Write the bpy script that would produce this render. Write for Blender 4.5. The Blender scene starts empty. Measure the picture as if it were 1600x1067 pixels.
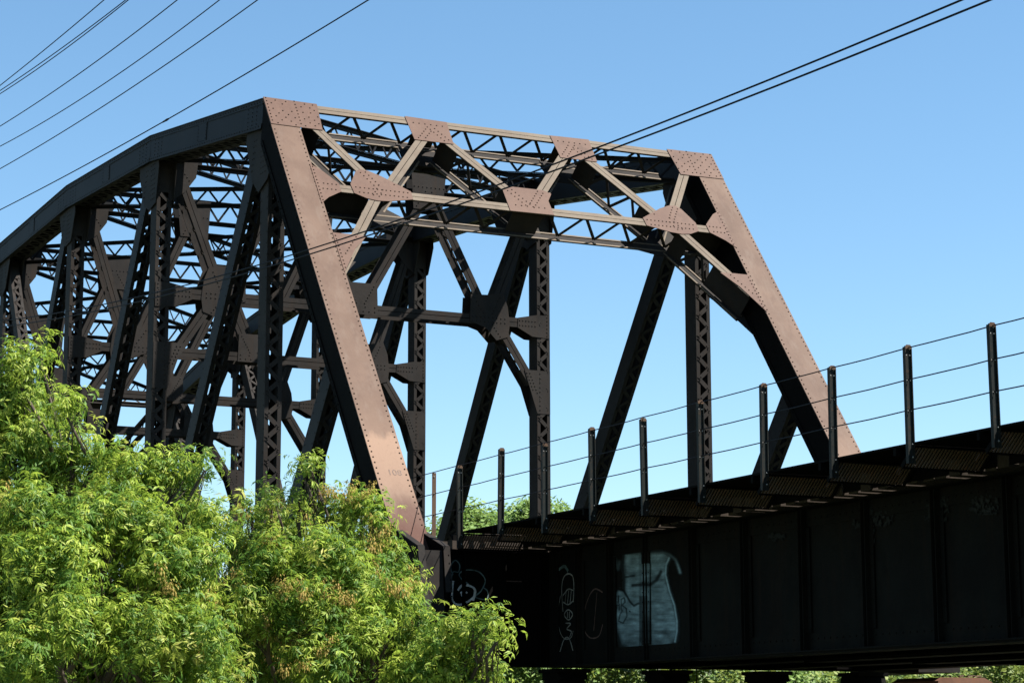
import bpy, math, random
from mathutils import Vector, Matrix
import numpy as np
from mathutils import noise as mnoise
random.seed(7)
rng = np.random.default_rng(7)
scene = bpy.context.scene
COL = scene.collection
V = Vector

# ------------------------------------------------------------------ camera
CAM = V((-13.5016, -32.6242, -4.4064))
CR = V((0.90067376, -0.43449283, -0.00166150))
CU = V((-0.07430343, -0.15779129, 0.98467300))
CF = V((0.42809552, 0.88674568, 0.17440278))
FPX = 3449.9
cd = bpy.data.cameras.new('camera')
cam = bpy.data.objects.new('camera', cd)
COL.objects.link(cam)
cam.matrix_world = Matrix(((CR.x, CU.x, -CF.x, CAM.x), (CR.y, CU.y, -CF.y, CAM.y), (CR.z, CU.z, -CF.z, CAM.z), (0, 0, 0, 1)))
cd.sensor_width = 36
cd.lens = FPX * 36 / 1600
cd.clip_start = 0.1
cd.clip_end = 6000
scene.camera = cam

def ray(u, v):
    return CF + CR * ((u - 800) / FPX) - CU * ((v - 533.5) / FPX)
def at(u, v, depth):
    return CAM + ray(u, v) * depth
def on_x(u, v, x):
    r = ray(u, v); return CAM + r * ((x - CAM.x) / r.x)
def on_y(u, v, y):
    r = ray(u, v); return CAM + r * ((y - CAM.y) / r.y)

# ------------------------------------------------------------------ light
SUN = V((0.56, -0.40, 1.0)).normalized()
sl = bpy.data.lights.new('sun', 'SUN')
sl.energy = 5.0
sl.angle = math.radians(0.53)
sl.color = (1.0, 0.95, 0.87)
so = bpy.data.objects.new('sun', sl)
COL.objects.link(so)
so.rotation_euler = SUN.to_track_quat('Z', 'Y').to_euler()
so.location = (20, -20, 40)
w = bpy.data.worlds.new('World')
scene.world = w
w.use_nodes = True
nt = w.node_tree
bg = nt.nodes['Background']
sky = nt.nodes.new('ShaderNodeTexSky')
sky.sky_type = 'NISHITA'
sky.sun_disc = False
sky.sun_elevation = math.asin(SUN.z)
sky.sun_rotation = math.atan2(SUN.x, SUN.y)
sky.altitude = 4000
sky.air_density = 1.6
sky.dust_density = 0.0
sky.ozone_density = 3.0
hs = nt.nodes.new('ShaderNodeHueSaturation'); hs.inputs['Hue'].default_value = 0.491; hs.inputs['Saturation'].default_value = 1.08
nt.links.new(sky.outputs[0], hs.inputs['Color']); nt.links.new(hs.outputs[0], bg.inputs[0])
bg.inputs[1].default_value = 0.0555
scene.view_settings.view_transform = 'Standard'
scene.view_settings.look = 'None'
scene.view_settings.exposure = 1.75
scene.view_settings.gamma = 1.0

# ------------------------------------------------------------------ materials
def mat_base(name):
    m = bpy.data.materials.new(name); m.use_nodes = True
    t = m.node_tree
    return m, t, t.nodes['Principled BSDF']
def noise(t, vec, scale, detail=4, rough=0.55):
    n = t.nodes.new('ShaderNodeTexNoise')
    n.inputs['Scale'].default_value = scale; n.inputs['Detail'].default_value = detail; n.inputs['Roughness'].default_value = rough
    t.links.new(vec, n.inputs['Vector']); return n.outputs['Fac']
def ramp(t, fac, stops):
    r = t.nodes.new('ShaderNodeValToRGB'); e = r.color_ramp.elements
    while len(e) < len(stops): e.new(0.5)
    for i, (p, c) in enumerate(stops):
        e[i].position = p; e[i].color = c if len(c) == 4 else (*c, 1)
    t.links.new(fac, r.inputs[0]); return r.outputs[0]
def mix(t, fac, a, b, mode='MIX'):
    n = t.nodes.new('ShaderNodeMix'); n.data_type = 'RGBA'; n.blend_type = mode
    if isinstance(fac, float): n.inputs[0].default_value = fac
    else: t.links.new(fac, n.inputs[0])
    for s, i in ((a, 6), (b, 7)):
        if isinstance(s, tuple): n.inputs[i].default_value = (*s, 1)
        else: t.links.new(s, n.inputs[i])
    return n.outputs[2]
def mapped(t, scale):
    g = t.nodes.new('ShaderNodeNewGeometry'); mp = t.nodes.new('ShaderNodeMapping')
    mp.inputs['Scale'].default_value = scale
    t.links.new(g.outputs['Position'], mp.inputs[0]); return mp.outputs[0]
def bump(t, b, h, strength, dist):
    n = t.nodes.new('ShaderNodeBump'); n.inputs['Strength'].default_value = strength; n.inputs['Distance'].default_value = dist
    t.links.new(h, n.inputs['Height']); t.links.new(n.outputs[0], b.inputs['Normal'])
def steel(name, base, dark, rust, rustamt=0.5, rough=0.62, spec=0.25, streak=0.5, pale=None):
    m, t, b = mat_base(name)
    p1 = mapped(t, (1, 1, 1)); ps = mapped(t, (5, 5, 0.45))
    big = noise(t, p1, 0.9, 6, 0.6); fine = noise(t, p1, 18, 5, 0.65); st = noise(t, ps, 1.6, 5, 0.6)
    c = mix(t, ramp(t, big, [(0.38, (0, 0, 0)), (0.64, (1, 1, 1))]), base, dark)
    s_ = t.nodes.new('ShaderNodeMath'); s_.operation = 'MULTIPLY'; s_.inputs[1].default_value = streak
    t.links.new(ramp(t, st, [(0.48, (0, 0, 0)), (0.68, (1, 1, 1))]), s_.inputs[0])
    c = mix(t, s_.outputs[0], c, rust)
    f_ = t.nodes.new('ShaderNodeMath'); f_.operation = 'MULTIPLY'; f_.inputs[1].default_value = rustamt
    t.links.new(ramp(t, fine, [(0.55, (0, 0, 0)), (0.70, (1, 1, 1))]), f_.inputs[0])
    c = mix(t, f_.outputs[0], c, rust)
    pt_ = noise(t, mapped(t, (1, 1, 0.7)), 2.7, 7, 0.7)
    c = mix(t, ramp(t, pt_, [(0.54, (0, 0, 0)), (0.70, (0.55, 0.55, 0.55))]), c, tuple(x * 0.62 for x in dark))
    if pale:
        pn = noise(t, p1, 3.1, 6, 0.7)
        c = mix(t, ramp(t, pn, [(0.60, (0, 0, 0)), (0.78, (0.7, 0.7, 0.7))]), c, pale)
    t.links.new(c, b.inputs['Base Color'])
    b.inputs['Roughness'].default_value = rough
    b.inputs['Specular IOR Level'].default_value = spec * 0.3
    bump(t, b, fine, 0.25, 0.01)
    return m
M = {}
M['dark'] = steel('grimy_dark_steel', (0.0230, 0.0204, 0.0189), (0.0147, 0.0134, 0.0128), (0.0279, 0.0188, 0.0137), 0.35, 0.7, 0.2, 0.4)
M['chord'] = steel('weathered_chord_and_shaded_steel', (0.0103, 0.0105, 0.0114), (0.0070, 0.0070, 0.0075), (0.0130, 0.0092, 0.0075), 0.4, 0.6, 0.25, 0.5)  # chord steel, also the darker copy for shaded diagonals and top bracing
M['plate'] = steel('faded_red_brown_plate', (0.0813, 0.0480, 0.0355), (0.0638, 0.0345, 0.0252), (0.0937, 0.0532, 0.0374), 0.35, 0.6, 0.3, 0.4)
M['beige'] = steel('bleached_sunlit_beige_steel', (0.1108, 0.0912, 0.0695), (0.0895, 0.0710, 0.0545), (0.0874, 0.0593, 0.0410), 0.30, 0.65, 0.25, 0.35)  # bleached struts, also the lighter copy for sunlit back flanges
M['rivet'] = steel('rusted_rivet_heads', (0.0312, 0.0187, 0.0135), (0.0229, 0.0146, 0.0114), (0.0468, 0.0229, 0.0146), 0.4, 0.7, 0.2)
M['girder'] = steel('soot_black_girder_steel', (0.0084, 0.0087, 0.0074), (0.0056, 0.0055, 0.0049), (0.0133, 0.0087, 0.0062), 0.35, 0.75, 0.12, 0.5)
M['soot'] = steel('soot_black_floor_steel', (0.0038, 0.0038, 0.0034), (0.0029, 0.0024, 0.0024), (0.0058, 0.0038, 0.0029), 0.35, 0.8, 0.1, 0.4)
M['lip'] = steel('worn_flange_steel', (0.096, 0.078, 0.060), (0.060, 0.048, 0.036), (0.120, 0.072, 0.042), 0.4, 0.75, 0.15, 0.3)
M['grate'] = steel('rusty_walkway_grating', (0.0788, 0.0588, 0.0437), (0.0577, 0.0431, 0.0328), (0.1365, 0.0637, 0.0319), 0.5, 0.75, 0.15, 0.4)
M['post'] = steel('painted_railing_steel', (0.0123, 0.0151, 0.0137), (0.0093, 0.0112, 0.0104), (0.0379, 0.0216, 0.0130), 0.6, 0.55, 0.3, 0.35)
M['postrust'] = steel('brown_rusted_post_steel', (0.0882, 0.0567, 0.0378), (0.0672, 0.0420, 0.0287), (0.1050, 0.0588, 0.0336), 0.6, 0.7, 0.2, 0.3)
M['zinc'] = steel('galvanised_bolt_metal', (0.2700, 0.2700, 0.2640), (0.2100, 0.2100, 0.2040), (0.1800, 0.1500, 0.1200), 0.2, 0.5, 0.4, 0.1)
M['cable'] = steel('steel_cable', (0.0189, 0.0189, 0.0210), (0.0147, 0.0147, 0.0168), (0.0252, 0.0189, 0.0168), 0.3, 0.5, 0.3, 0.1)
M['wire'] = steel('black_wire_insulation', (0.011, 0.012, 0.017), (0.008, 0.009, 0.012), (0.012, 0.012, 0.013), 0.1, 0.6, 0.2, 0.1)
M['tie'] = steel('creosoted_timber', (0.0450, 0.0360, 0.0300), (0.0300, 0.0250, 0.0210), (0.0600, 0.0480, 0.0380), 0.5, 0.85, 0.1, 0.6)
M['concrete'] = steel('stained_concrete', (0.198, 0.186, 0.168), (0.144, 0.135, 0.120), (0.120, 0.090, 0.066), 0.3, 0.9, 0.1, 0.5)
M['redblock'] = steel('rust_stained_pedestal', (0.132, 0.072, 0.051), (0.102, 0.054, 0.037), (0.156, 0.078, 0.048), 0.4, 0.85, 0.1, 0.5)

def paint(name, col, cover, scale, stretch=(1, 1, 1), base=None):
    """thin sprayed paint: patchy, lets the steel colour through"""
    m, t, b = mat_base(name)
    p = mapped(t, stretch); n1 = noise(t, p, scale, 6, 0.7)
    f = ramp(t, n1, [(0.5 - cover * 0.3, (1, 1, 1)), (0.5 + cover * 0.35, (0, 0, 0))])
    t.links.new(mix(t, f, base or (0.010, 0.011, 0.011), col), b.inputs['Base Color'])
    b.inputs['Roughness'].default_value = 0.6; b.inputs['Specular IOR Level'].default_value = 0.15
    return m
M['g_blue'] = paint('pale_blue_spray_paint', (0.1260, 0.1806, 0.1974), 0.9, 1.2, (1, 2.0, 3.5))
M['g_line'] = paint('grey_spray_line', (0.34, 0.33, 0.29), 0.9, 5)
M['g_rust'] = paint('brown_spray_line', (0.14, 0.085, 0.07), 0.8, 5)
M['g_teal'] = paint('teal_spray_line', (0.13, 0.20, 0.20), 0.8, 5)
M['g_white'] = paint('white_spray_line', (0.85, 0.87, 0.87), 1.2, 14)
M['g_black'] = paint('black_spray_line', (0.012, 0.016, 0.018), 0.9, 5)
M['stencil'] = paint('worn_stencil_paint', (0.045, 0.027, 0.021), 0.5, 30, (1, 1, 1), (0.13, 0.085, 0.062))

# the end posts carry a paler rubbed patch near their foot (worn paint with a shape of its own)
def endpost_mat():
    m, t, b = mat_base('faded_red_brown_end_post')
    p1 = mapped(t, (1, 1, 1)); ps = mapped(t, (4, 1.2, 1.2))
    big = noise(t, p1, 0.8, 6, 0.6); fine = noise(t, p1, 20, 5, 0.65); st = noise(t, ps, 1.8, 5, 0.6)
    c = mix(t, ramp(t, big, [(0.36, (0, 0, 0)), (0.64, (1, 1, 1))]), (0.094, 0.060, 0.044), (0.066, 0.040, 0.029))
    c = mix(t, ramp(t, st, [(0.50, (0, 0, 0)), (0.72, (0.6, 0.6, 0.6))]), c, (0.105, 0.076, 0.060))
    pt_ = noise(t, mapped(t, (1.6, 0.8, 0.8)), 2.3, 7, 0.72)
    c = mix(t, ramp(t, pt_, [(0.52, (0, 0, 0)), (0.68, (0.6, 0.6, 0.6))]), c, (0.056, 0.032, 0.024))
    g = t.nodes.new('ShaderNodeNewGeometry'); sx = t.nodes.new('ShaderNodeSeparateXYZ')
    t.links.new(g.outputs['Position'], sx.inputs[0])
    ad = t.nodes.new('ShaderNodeMath'); ad.operation = 'MULTIPLY_ADD'; ad.inputs[1].default_value = 0.8
    nz = noise(t, mapped(t, (1.6, 0.6, 0.6)), 1.9, 6, 0.65)
    t.links.new(nz, ad.inputs[0]); t.links.new(sx.outputs['Z'], ad.inputs[2])
    mr = t.nodes.new('ShaderNodeMapRange'); mr.inputs['From Min'].default_value = -1.4; mr.inputs['From Max'].default_value = 1.6
    t.links.new(ad.outputs[0], mr.inputs['Value'])      # 0..1 covers z + noise from -1.4 to 1.6
    band = ramp(t, mr.outputs[0], [(0.26, (0, 0, 0)), (0.42, (0.7, 0.7, 0.7)), (0.67, (0.95, 0.95, 0.95)), (0.72, (0.25, 0.25, 0.25)), (1.0, (0, 0, 0))])
    c = mix(t, band, c, (0.175, 0.112, 0.078))
    low = ramp(t, mr.outputs[0], [(0.18, (1, 1, 1)), (0.36, (0, 0, 0))])
    c = mix(t, low, c, (0.054, 0.022, 0.015))
    f_ = t.nodes.new('ShaderNodeMath'); f_.operation = 'MULTIPLY'; f_.inputs[1].default_value = 0.3
    t.links.new(ramp(t, fine, [(0.55, (0, 0, 0)), (0.72, (1, 1, 1))]), f_.inputs[0])
    c = mix(t, f_.outputs[0], c, (0.088, 0.050, 0.036))
    t.links.new(c, b.inputs['Base Color']); b.inputs['Roughness'].default_value = 0.62; b.inputs['Specular IOR Level'].default_value = 0.08
    bump(t, b, fine, 0.2, 0.01)
    return m
M['endpost'] = endpost_mat()

def leaf_mat(name, cols, trans=0.35, rough=0.5, tcol=None):
    m, t, b = mat_base(name)
    g = t.nodes.new('ShaderNodeNewGeometry')
    stops = [(i / (len(cols) - 1), c) for i, c in enumerate(cols)]
    c = ramp(t, g.outputs['Random Per Island'], stops)
    n = noise(t, g.outputs['Position'], 1.3, 3, 0.5)
    hs = t.nodes.new('ShaderNodeHueSaturation')
    mr = t.nodes.new('ShaderNodeMapRange'); mr.inputs['To Min'].default_value = 0.72; mr.inputs['To Max'].default_value = 1.28
    t.links.new(n, mr.inputs['Value']); t.links.new(mr.outputs[0], hs.inputs['Value']); t.links.new(c, hs.inputs['Color'])
    t.links.new(hs.outputs[0], b.inputs['Base Color'])
    b.inputs['Roughness'].default_value = rough; b.inputs['Specular IOR Level'].default_value = 0.2
    tr = t.nodes.new('ShaderNodeBsdfTranslucent')
    t.links.new(mix(t, 0.5, hs.outputs[0], tcol or (0.27, 0.39, 0.05)), tr.inputs['Color'])
    ms = t.nodes.new('ShaderNodeMixShader'); ms.inputs[0].default_value = trans
    t.links.new(b.outputs[0], ms.inputs[1]); t.links.new(tr.outputs[0], ms.inputs[2])
    t.links.new(ms.outputs[0], t.nodes['Material Output'].inputs['Surface'])
    return m
M['leaf'] = leaf_mat('ash_leaves', [(0.1521, 0.2318, 0.0247), (0.1985, 0.2819, 0.0315), (0.2580, 0.3194, 0.0427), (0.3109, 0.3571, 0.0584)], 0.42)
M['leaf_old'] = leaf_mat('mature_ash_leaves', [(0.0524, 0.1196, 0.0164), (0.0749, 0.1493, 0.0200), (0.1011, 0.1750, 0.0274)], 0.42)
M['leaf_new'] = leaf_mat('new_growth_leaves', [(0.2585, 0.2970, 0.0450), (0.2970, 0.3132, 0.0550), (0.2915, 0.2646, 0.0600), (0.2475, 0.3024, 0.0500)], 0.42)
M['seed'] = leaf_mat('tan_seed_clusters', [(0.2750, 0.2310, 0.0550), (0.3190, 0.2258, 0.0600), (0.2860, 0.1837, 0.0550), (0.2420, 0.2467, 0.0500)], 0.35, 0.7, (0.2970, 0.2310, 0.0500))
M['far_leaf'] = leaf_mat('distant_leaves', [(0.0736, 0.1414, 0.0301), (0.1134, 0.1884, 0.0386), (0.1534, 0.2218, 0.0539)], 0.3)
M['far_leaf_light'] = leaf_mat('distant_pale_leaves', [(0.0975, 0.1423, 0.0205), (0.1331, 0.1758, 0.0273), (0.1685, 0.2009, 0.0341)], 0.35)
M['bark'] = steel('grey_brown_bark', (0.077, 0.063, 0.049), (0.049, 0.038, 0.032), (0.112, 0.098, 0.084), 0.6, 0.9, 0.1, 0.4)

def ground_mat():
    m, t, b = mat_base('rough_grass_ground')
    p = mapped(t, (1, 1, 1))
    c = mix(t, noise(t, p, 0.35, 8, 0.65), (0.03, 0.055, 0.016), (0.07, 0.08, 0.032))
    c = mix(t, ramp(t, noise(t, p, 6, 6, 0.7), [(0.5, (0, 0, 0)), (0.7, (1, 1, 1))]), c, (0.14, 0.11, 0.07))
    t.links.new(c, b.inputs['Base Color']); b.inputs['Roughness'].default_value = 0.95
    bump(t, b, noise(t, p, 12, 5, 0.7), 0.8, 0.08)
    return m
M['ground'] = ground_mat()

# ------------------------------------------------------------------ mesh builder
class MB:
    def __init__(s, xf=None, flip=False):
        s.v = []; s.f = []; s.m = []; s.xf = xf; s.flip = flip
    def add(s, vs, fs, mi=0):
        o = len(s.v)
        s.v.extend([tuple(s.xf(V(p))) if s.xf else tuple(p) for p in vs])
        for f in fs:
            f = [i + o for i in f]
            s.f.append(f[::-1] if s.flip else f); s.m.append(mi)
    def box(s, p0, p1, a, b, w, h, mi=0):
        """bar from p0 to p1, cross axes a (width w) and b (height h), centred"""
        a = a * (w / 2); b = b * (h / 2); vs = []
        for p in (p0, p1):
            for sa, sb in ((-1, -1), (1, -1), (1, 1), (-1, 1)):
                vs.append(p + a * sa + b * sb)
        s.add(vs, [(3, 2, 1, 0), (4, 5, 6, 7), (0, 1, 5, 4), (1, 2, 6, 5), (2, 3, 7, 6), (3, 0, 4, 7)], mi)
    def aabb(s, x0, x1, y0, y1, z0, z1, mi=0):
        s.box(V((x0, (y0 + y1) / 2, (z0 + z1) / 2)), V((x1, (y0 + y1) / 2, (z0 + z1) / 2)), V((0, 1, 0)), V((0, 0, 1)), y1 - y0, z1 - z0, mi)
    def slab(s, pts, n, t, mi=0):
        """polygon pts (front face, normal n) extruded back by t"""
        k = len(pts); n = n.normalized()
        area = V((0, 0, 0))
        for i in range(k): area += pts[i].cross(pts[(i + 1) % k])
        if area.dot(n) < 0: pts = pts[::-1]
        vs = list(pts) + [p - n * t for p in pts]
        fs = [tuple(range(k)), tuple(range(2 * k - 1, k - 1, -1))]
        for i in range(k):
            j = (i + 1) % k
            fs.append((i, k + i, k + j, j))
        s.add(vs, fs, mi)
    def rivet(s, p, n, r=0.019, h=0.013, mi=0):
        n = n.normalized()
        a = n.orthogonal().normalized(); b = n.cross(a)
        vs = []
        for (rr, hh) in ((r, 0.0), (r * 0.72, h * 0.75)):
            for i in range(6):
                an = i * math.pi / 3
                vs.append(p + a * (math.cos(an) * rr) + b * (math.sin(an) * rr) + n * hh)
        vs.append(p + n * h)
        fs = [(i, (i + 1) % 6, 6 + (i + 1) % 6, 6 + i) for i in range(6)] + [(6 + i, 6 + (i + 1) % 6, 12) for i in range(6)]
        s.add(vs, fs, mi)
    def rivets(s, p0, p1, n, step, r=0.019, h=0.013, mi=0, jitter=0.0):
        L = (p1 - p0).length; k = max(1, int(round(L / step)))
        for i in range(k + 1):
            s.rivet(p0.lerp(p1, i / k), n, r, h, mi)
    def tube(s, pts, r, seg=6, mi=0, caps=True):
        k = len(pts); vs = []; fs = []
        rs = r if isinstance(r, (list, tuple)) else [r] * k
        ref = None
        for i, p in enumerate(pts):
            d = (pts[min(i + 1, k - 1)] - pts[max(i - 1, 0)]).normalized()
            if ref is None: ref = d.orthogonal().normalized()
            a = (ref - d * ref.dot(d)).normalized(); ref = a; b = d.cross(a)
            for j in range(seg):
                an = 2 * math.pi * j / seg
                vs.append(p + (a * math.cos(an) + b * math.sin(an)) * rs[i])
        for i in range(k - 1):
            for j in range(seg):
                j2 = (j + 1) % seg
                fs.append((i * seg + j, i * seg + j2, (i + 1) * seg + j2, (i + 1) * seg + j))
        if caps:
            fs.append(tuple(range(seg - 1, -1, -1))); fs.append(tuple(range((k - 1) * seg, k * seg)))
        s.add(vs, fs, mi)
    def build(s, name, mats, parent=None, origin=None, smooth=False):
        me = bpy.data.meshes.new(name)
        o = origin if origin is not None else (parent_origin(parent) if parent else V((0, 0, 0)))
        me.from_pydata([(x - o.x, y - o.y, z - o.z) for x, y, z in s.v], [], s.f)
        for m in (mats if isinstance(mats, (list, tuple)) else [mats]): me.materials.append(m)
        me.polygons.foreach_set('material_index', s.m)
        if smooth: me.polygons.foreach_set('use_smooth', [True] * len(s.f))
        me.update()
        ob = bpy.data.objects.new(name, me); COL.objects.link(ob)
        if parent: ob.parent = parent
        else: ob.location = o
        ob['origin'] = tuple(o) if parent is None else tuple(parent_origin(parent))
        return ob
def parent_origin(p):
    return V(p['origin'])
def thing(name, loc, label, cat, group=None):
    o = bpy.data.objects.new(name, None); COL.objects.link(o)
    o.location = loc; o.empty_display_size = 0.3
    o['origin'] = tuple(loc); tag(o, label, cat, group); return o
def tag(o, label=None, cat=None, group=None, kind=None):
    if label: o['label'] = label
    if cat: o['category'] = cat
    if group: o['group'] = group
    if kind: o['kind'] = kind
    return o

X = V((1, 0, 0)); Y = V((0, 1, 0)); Z = V((0, 0, 1))

# ------------------------------------------------------------------ bridge numbers
B = 0.2887; W = 9.195; CC = 0.7465; YA = -1.586; P = 7.25; NP = 7
YM = YA + NP * P / 2
ZB = -2.5
TOPZ = [None, 7.37, 8.46, 8.98, 8.97, 8.46, 7.37]
def yk(k): return YA + k * P
NPL = V((0, -1, CC)).normalized()                 # outward normal of the end post plates
def pp(x, z, off=0.0): return V((x, CC * z, z)) + NPL * off
def mirror_y(p): return V((p.x, 2 * YM - p.y, p.z))
DP = 0.62                                          # depth of the end posts

bridge = thing('truss_bridge', V((W / 2, YA, -3.4)), 'long rusty brown riveted steel truss bridge with laced members and open portal', 'bridge')

def laced(mb, p0, p1, n, w=0.205, D=0.43, pitch=0.5, t=0.016, leg=0.085, bar=0.055, seam=0.014, mi=0, mi_in=None, lace=True, solid=()):
    """strut of four angles: front pair (face normal n), back pair, single lacing between"""
    if mi_in is None: mi_in = mi
    d = (p1 - p0).normalized(); n = (n - d * n.dot(d)).normalized(); s = d.cross(n)
    for off in (0.0, -D):
        sm = seam if off == 0 else 0.135
        for sd in (-1, 1):
            hw = (w - sm) / 2
            c = s * (sd * (sm / 2 + hw / 2)) + n * (off - t / 2)
            mb.box(p0 + c, p1 + c, s, n, hw, t, mi)
            c2 = s * (sd * (seam / 2 + t / 2)) + n * (off - t - leg / 2)
            mb.box(p0 + c2, p1 + c2, s, n, t * 0.8, leg, mi_in)
    mb.box(p0 - n * (D + 0.022), p1 - n * (D + 0.022), s, n, 0.145, 0.010, mi_in)
    for (f0, f1) in solid:        # stretches where the lacing gives way to a solid web plate
        L = (p1 - p0).length; a = f0 if f0 >= 0 else L + f0; b_ = f1 if f1 > 0 else L + f1
        mb.box(p0 + d * a - n * (D / 2), p0 + d * b_ - n * (D / 2), s, n, 0.012, D - 0.02, mi_in)
    if lace:
        L = (p1 - p0).length; k = max(2, int(round(L / pitch)) * 2)
        for i in range(k):
            a = p0 + d * (L * i / k); b = p0 + d * (L * (i + 1) / k)
            fa, fb = (-0.03, -D + 0.03) if i % 2 == 0 else (-D + 0.03, -0.03)
            q0 = a + n * fa; q1 = b + n * fb
            dd = (q1 - q0).normalized()
            mb.box(q0, q1, s, dd.cross(s), 0.010, bar, mi_in)

def channelbox(mb, p0, p1, wx=0.332, depth=0.43, fl=0.062, pitch=0.44, bar=0.085, ends=(0.6, 0.6), mi=0, rivets=True, rr=0.016, side_lace=True):
    """two channels (webs in the truss plane), laced front and back"""
    d = (p1 - p0).normalized(); n = X.cross(d).normalized()     # across the truss plane, in-plane normal
    if n.y > 0: n = -n
    for sx in (-1, 1):
        c = X * (sx * (wx / 2 - 0.008))
        mb.box(p0 + c, p1 + c, X, n, 0.016, depth, mi)
        for sn in (-1, 1):
            c = X * (sx * (wx / 2 - 0.016 - fl / 2)) + n * (sn * (depth / 2 - 0.008))
            mb.box(p0 + c, p1 + c, X, n, fl, 0.016, mi)
    L = (p1 - p0).length
    for sn in (1, -1):
        face = n * (sn * (depth / 2 + 0.005))
        for a, b in ((0, ends[0]), (L - ends[1], L)):
            if b - a > 0.05:
                mb.box(p0 + d * a + face, p0 + d * b + face, X, n, wx - 0.02, 0.010, mi)
        l0, l1 = ends[0], L - ends[1]
        k = max(2, int(round((l1 - l0) / pitch)) * 2)
        for i in range(k):
            a = l0 + (l1 - l0) * i / k; b = l0 + (l1 - l0) * (i + 1) / k
            xa, xb = (-1, 1) if i % 2 == 0 else (1, -1)
            hw = wx / 2 - 0.045
            q0 = p0 + d * a + X * (xa * hw) + face * (1 + 0.004 * (i % 2)); q1 = p0 + d * b + X * (xb * hw) + face * (1 + 0.004 * (i % 2))
            dd = (q1 - q0).normalized()
            mb.box(q0, q1, dd.cross(n), n, bar, 0.009, mi)
            if rivets and sn == 1:
                for q in (q0 + dd * 0.02, q0 - dd * 0.035 if False else q0 + dd * 0.065):
                    mb.rivet(q + n * 0.006, n, rr, 0.014, mi)
                mb.rivet(q1 - dd * 0.03 + n * 0.006, n, rr, 0.014, mi)
        if rivets and sn == 1:
            for a, b in ((0, ends[0]), (L - ends[1], L)):
                for xs in (-1, 1):
                    mb.rivets(p0 + d * (a + 0.04) + X * (xs * (wx / 2 - 0.045)) + face + n * 0.005, p0 + d * (b - 0.04) + X * (xs * (wx / 2 - 0.045)) + face + n * 0.005, n, 0.13, rr, 0.014, mi)
    if rivets:      # outer web faces: rivet lines along both edges
        for sn in (-1, 1):
            mb.rivets(p0 + d * 0.1 - X * (wx / 2) + n * (sn * (depth / 2 - 0.05)), p1 - d * 0.1 - X * (wx / 2) + n * (sn * (depth / 2 - 0.05)), -X, 0.22, 0.014, 0.010, mi)

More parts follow.
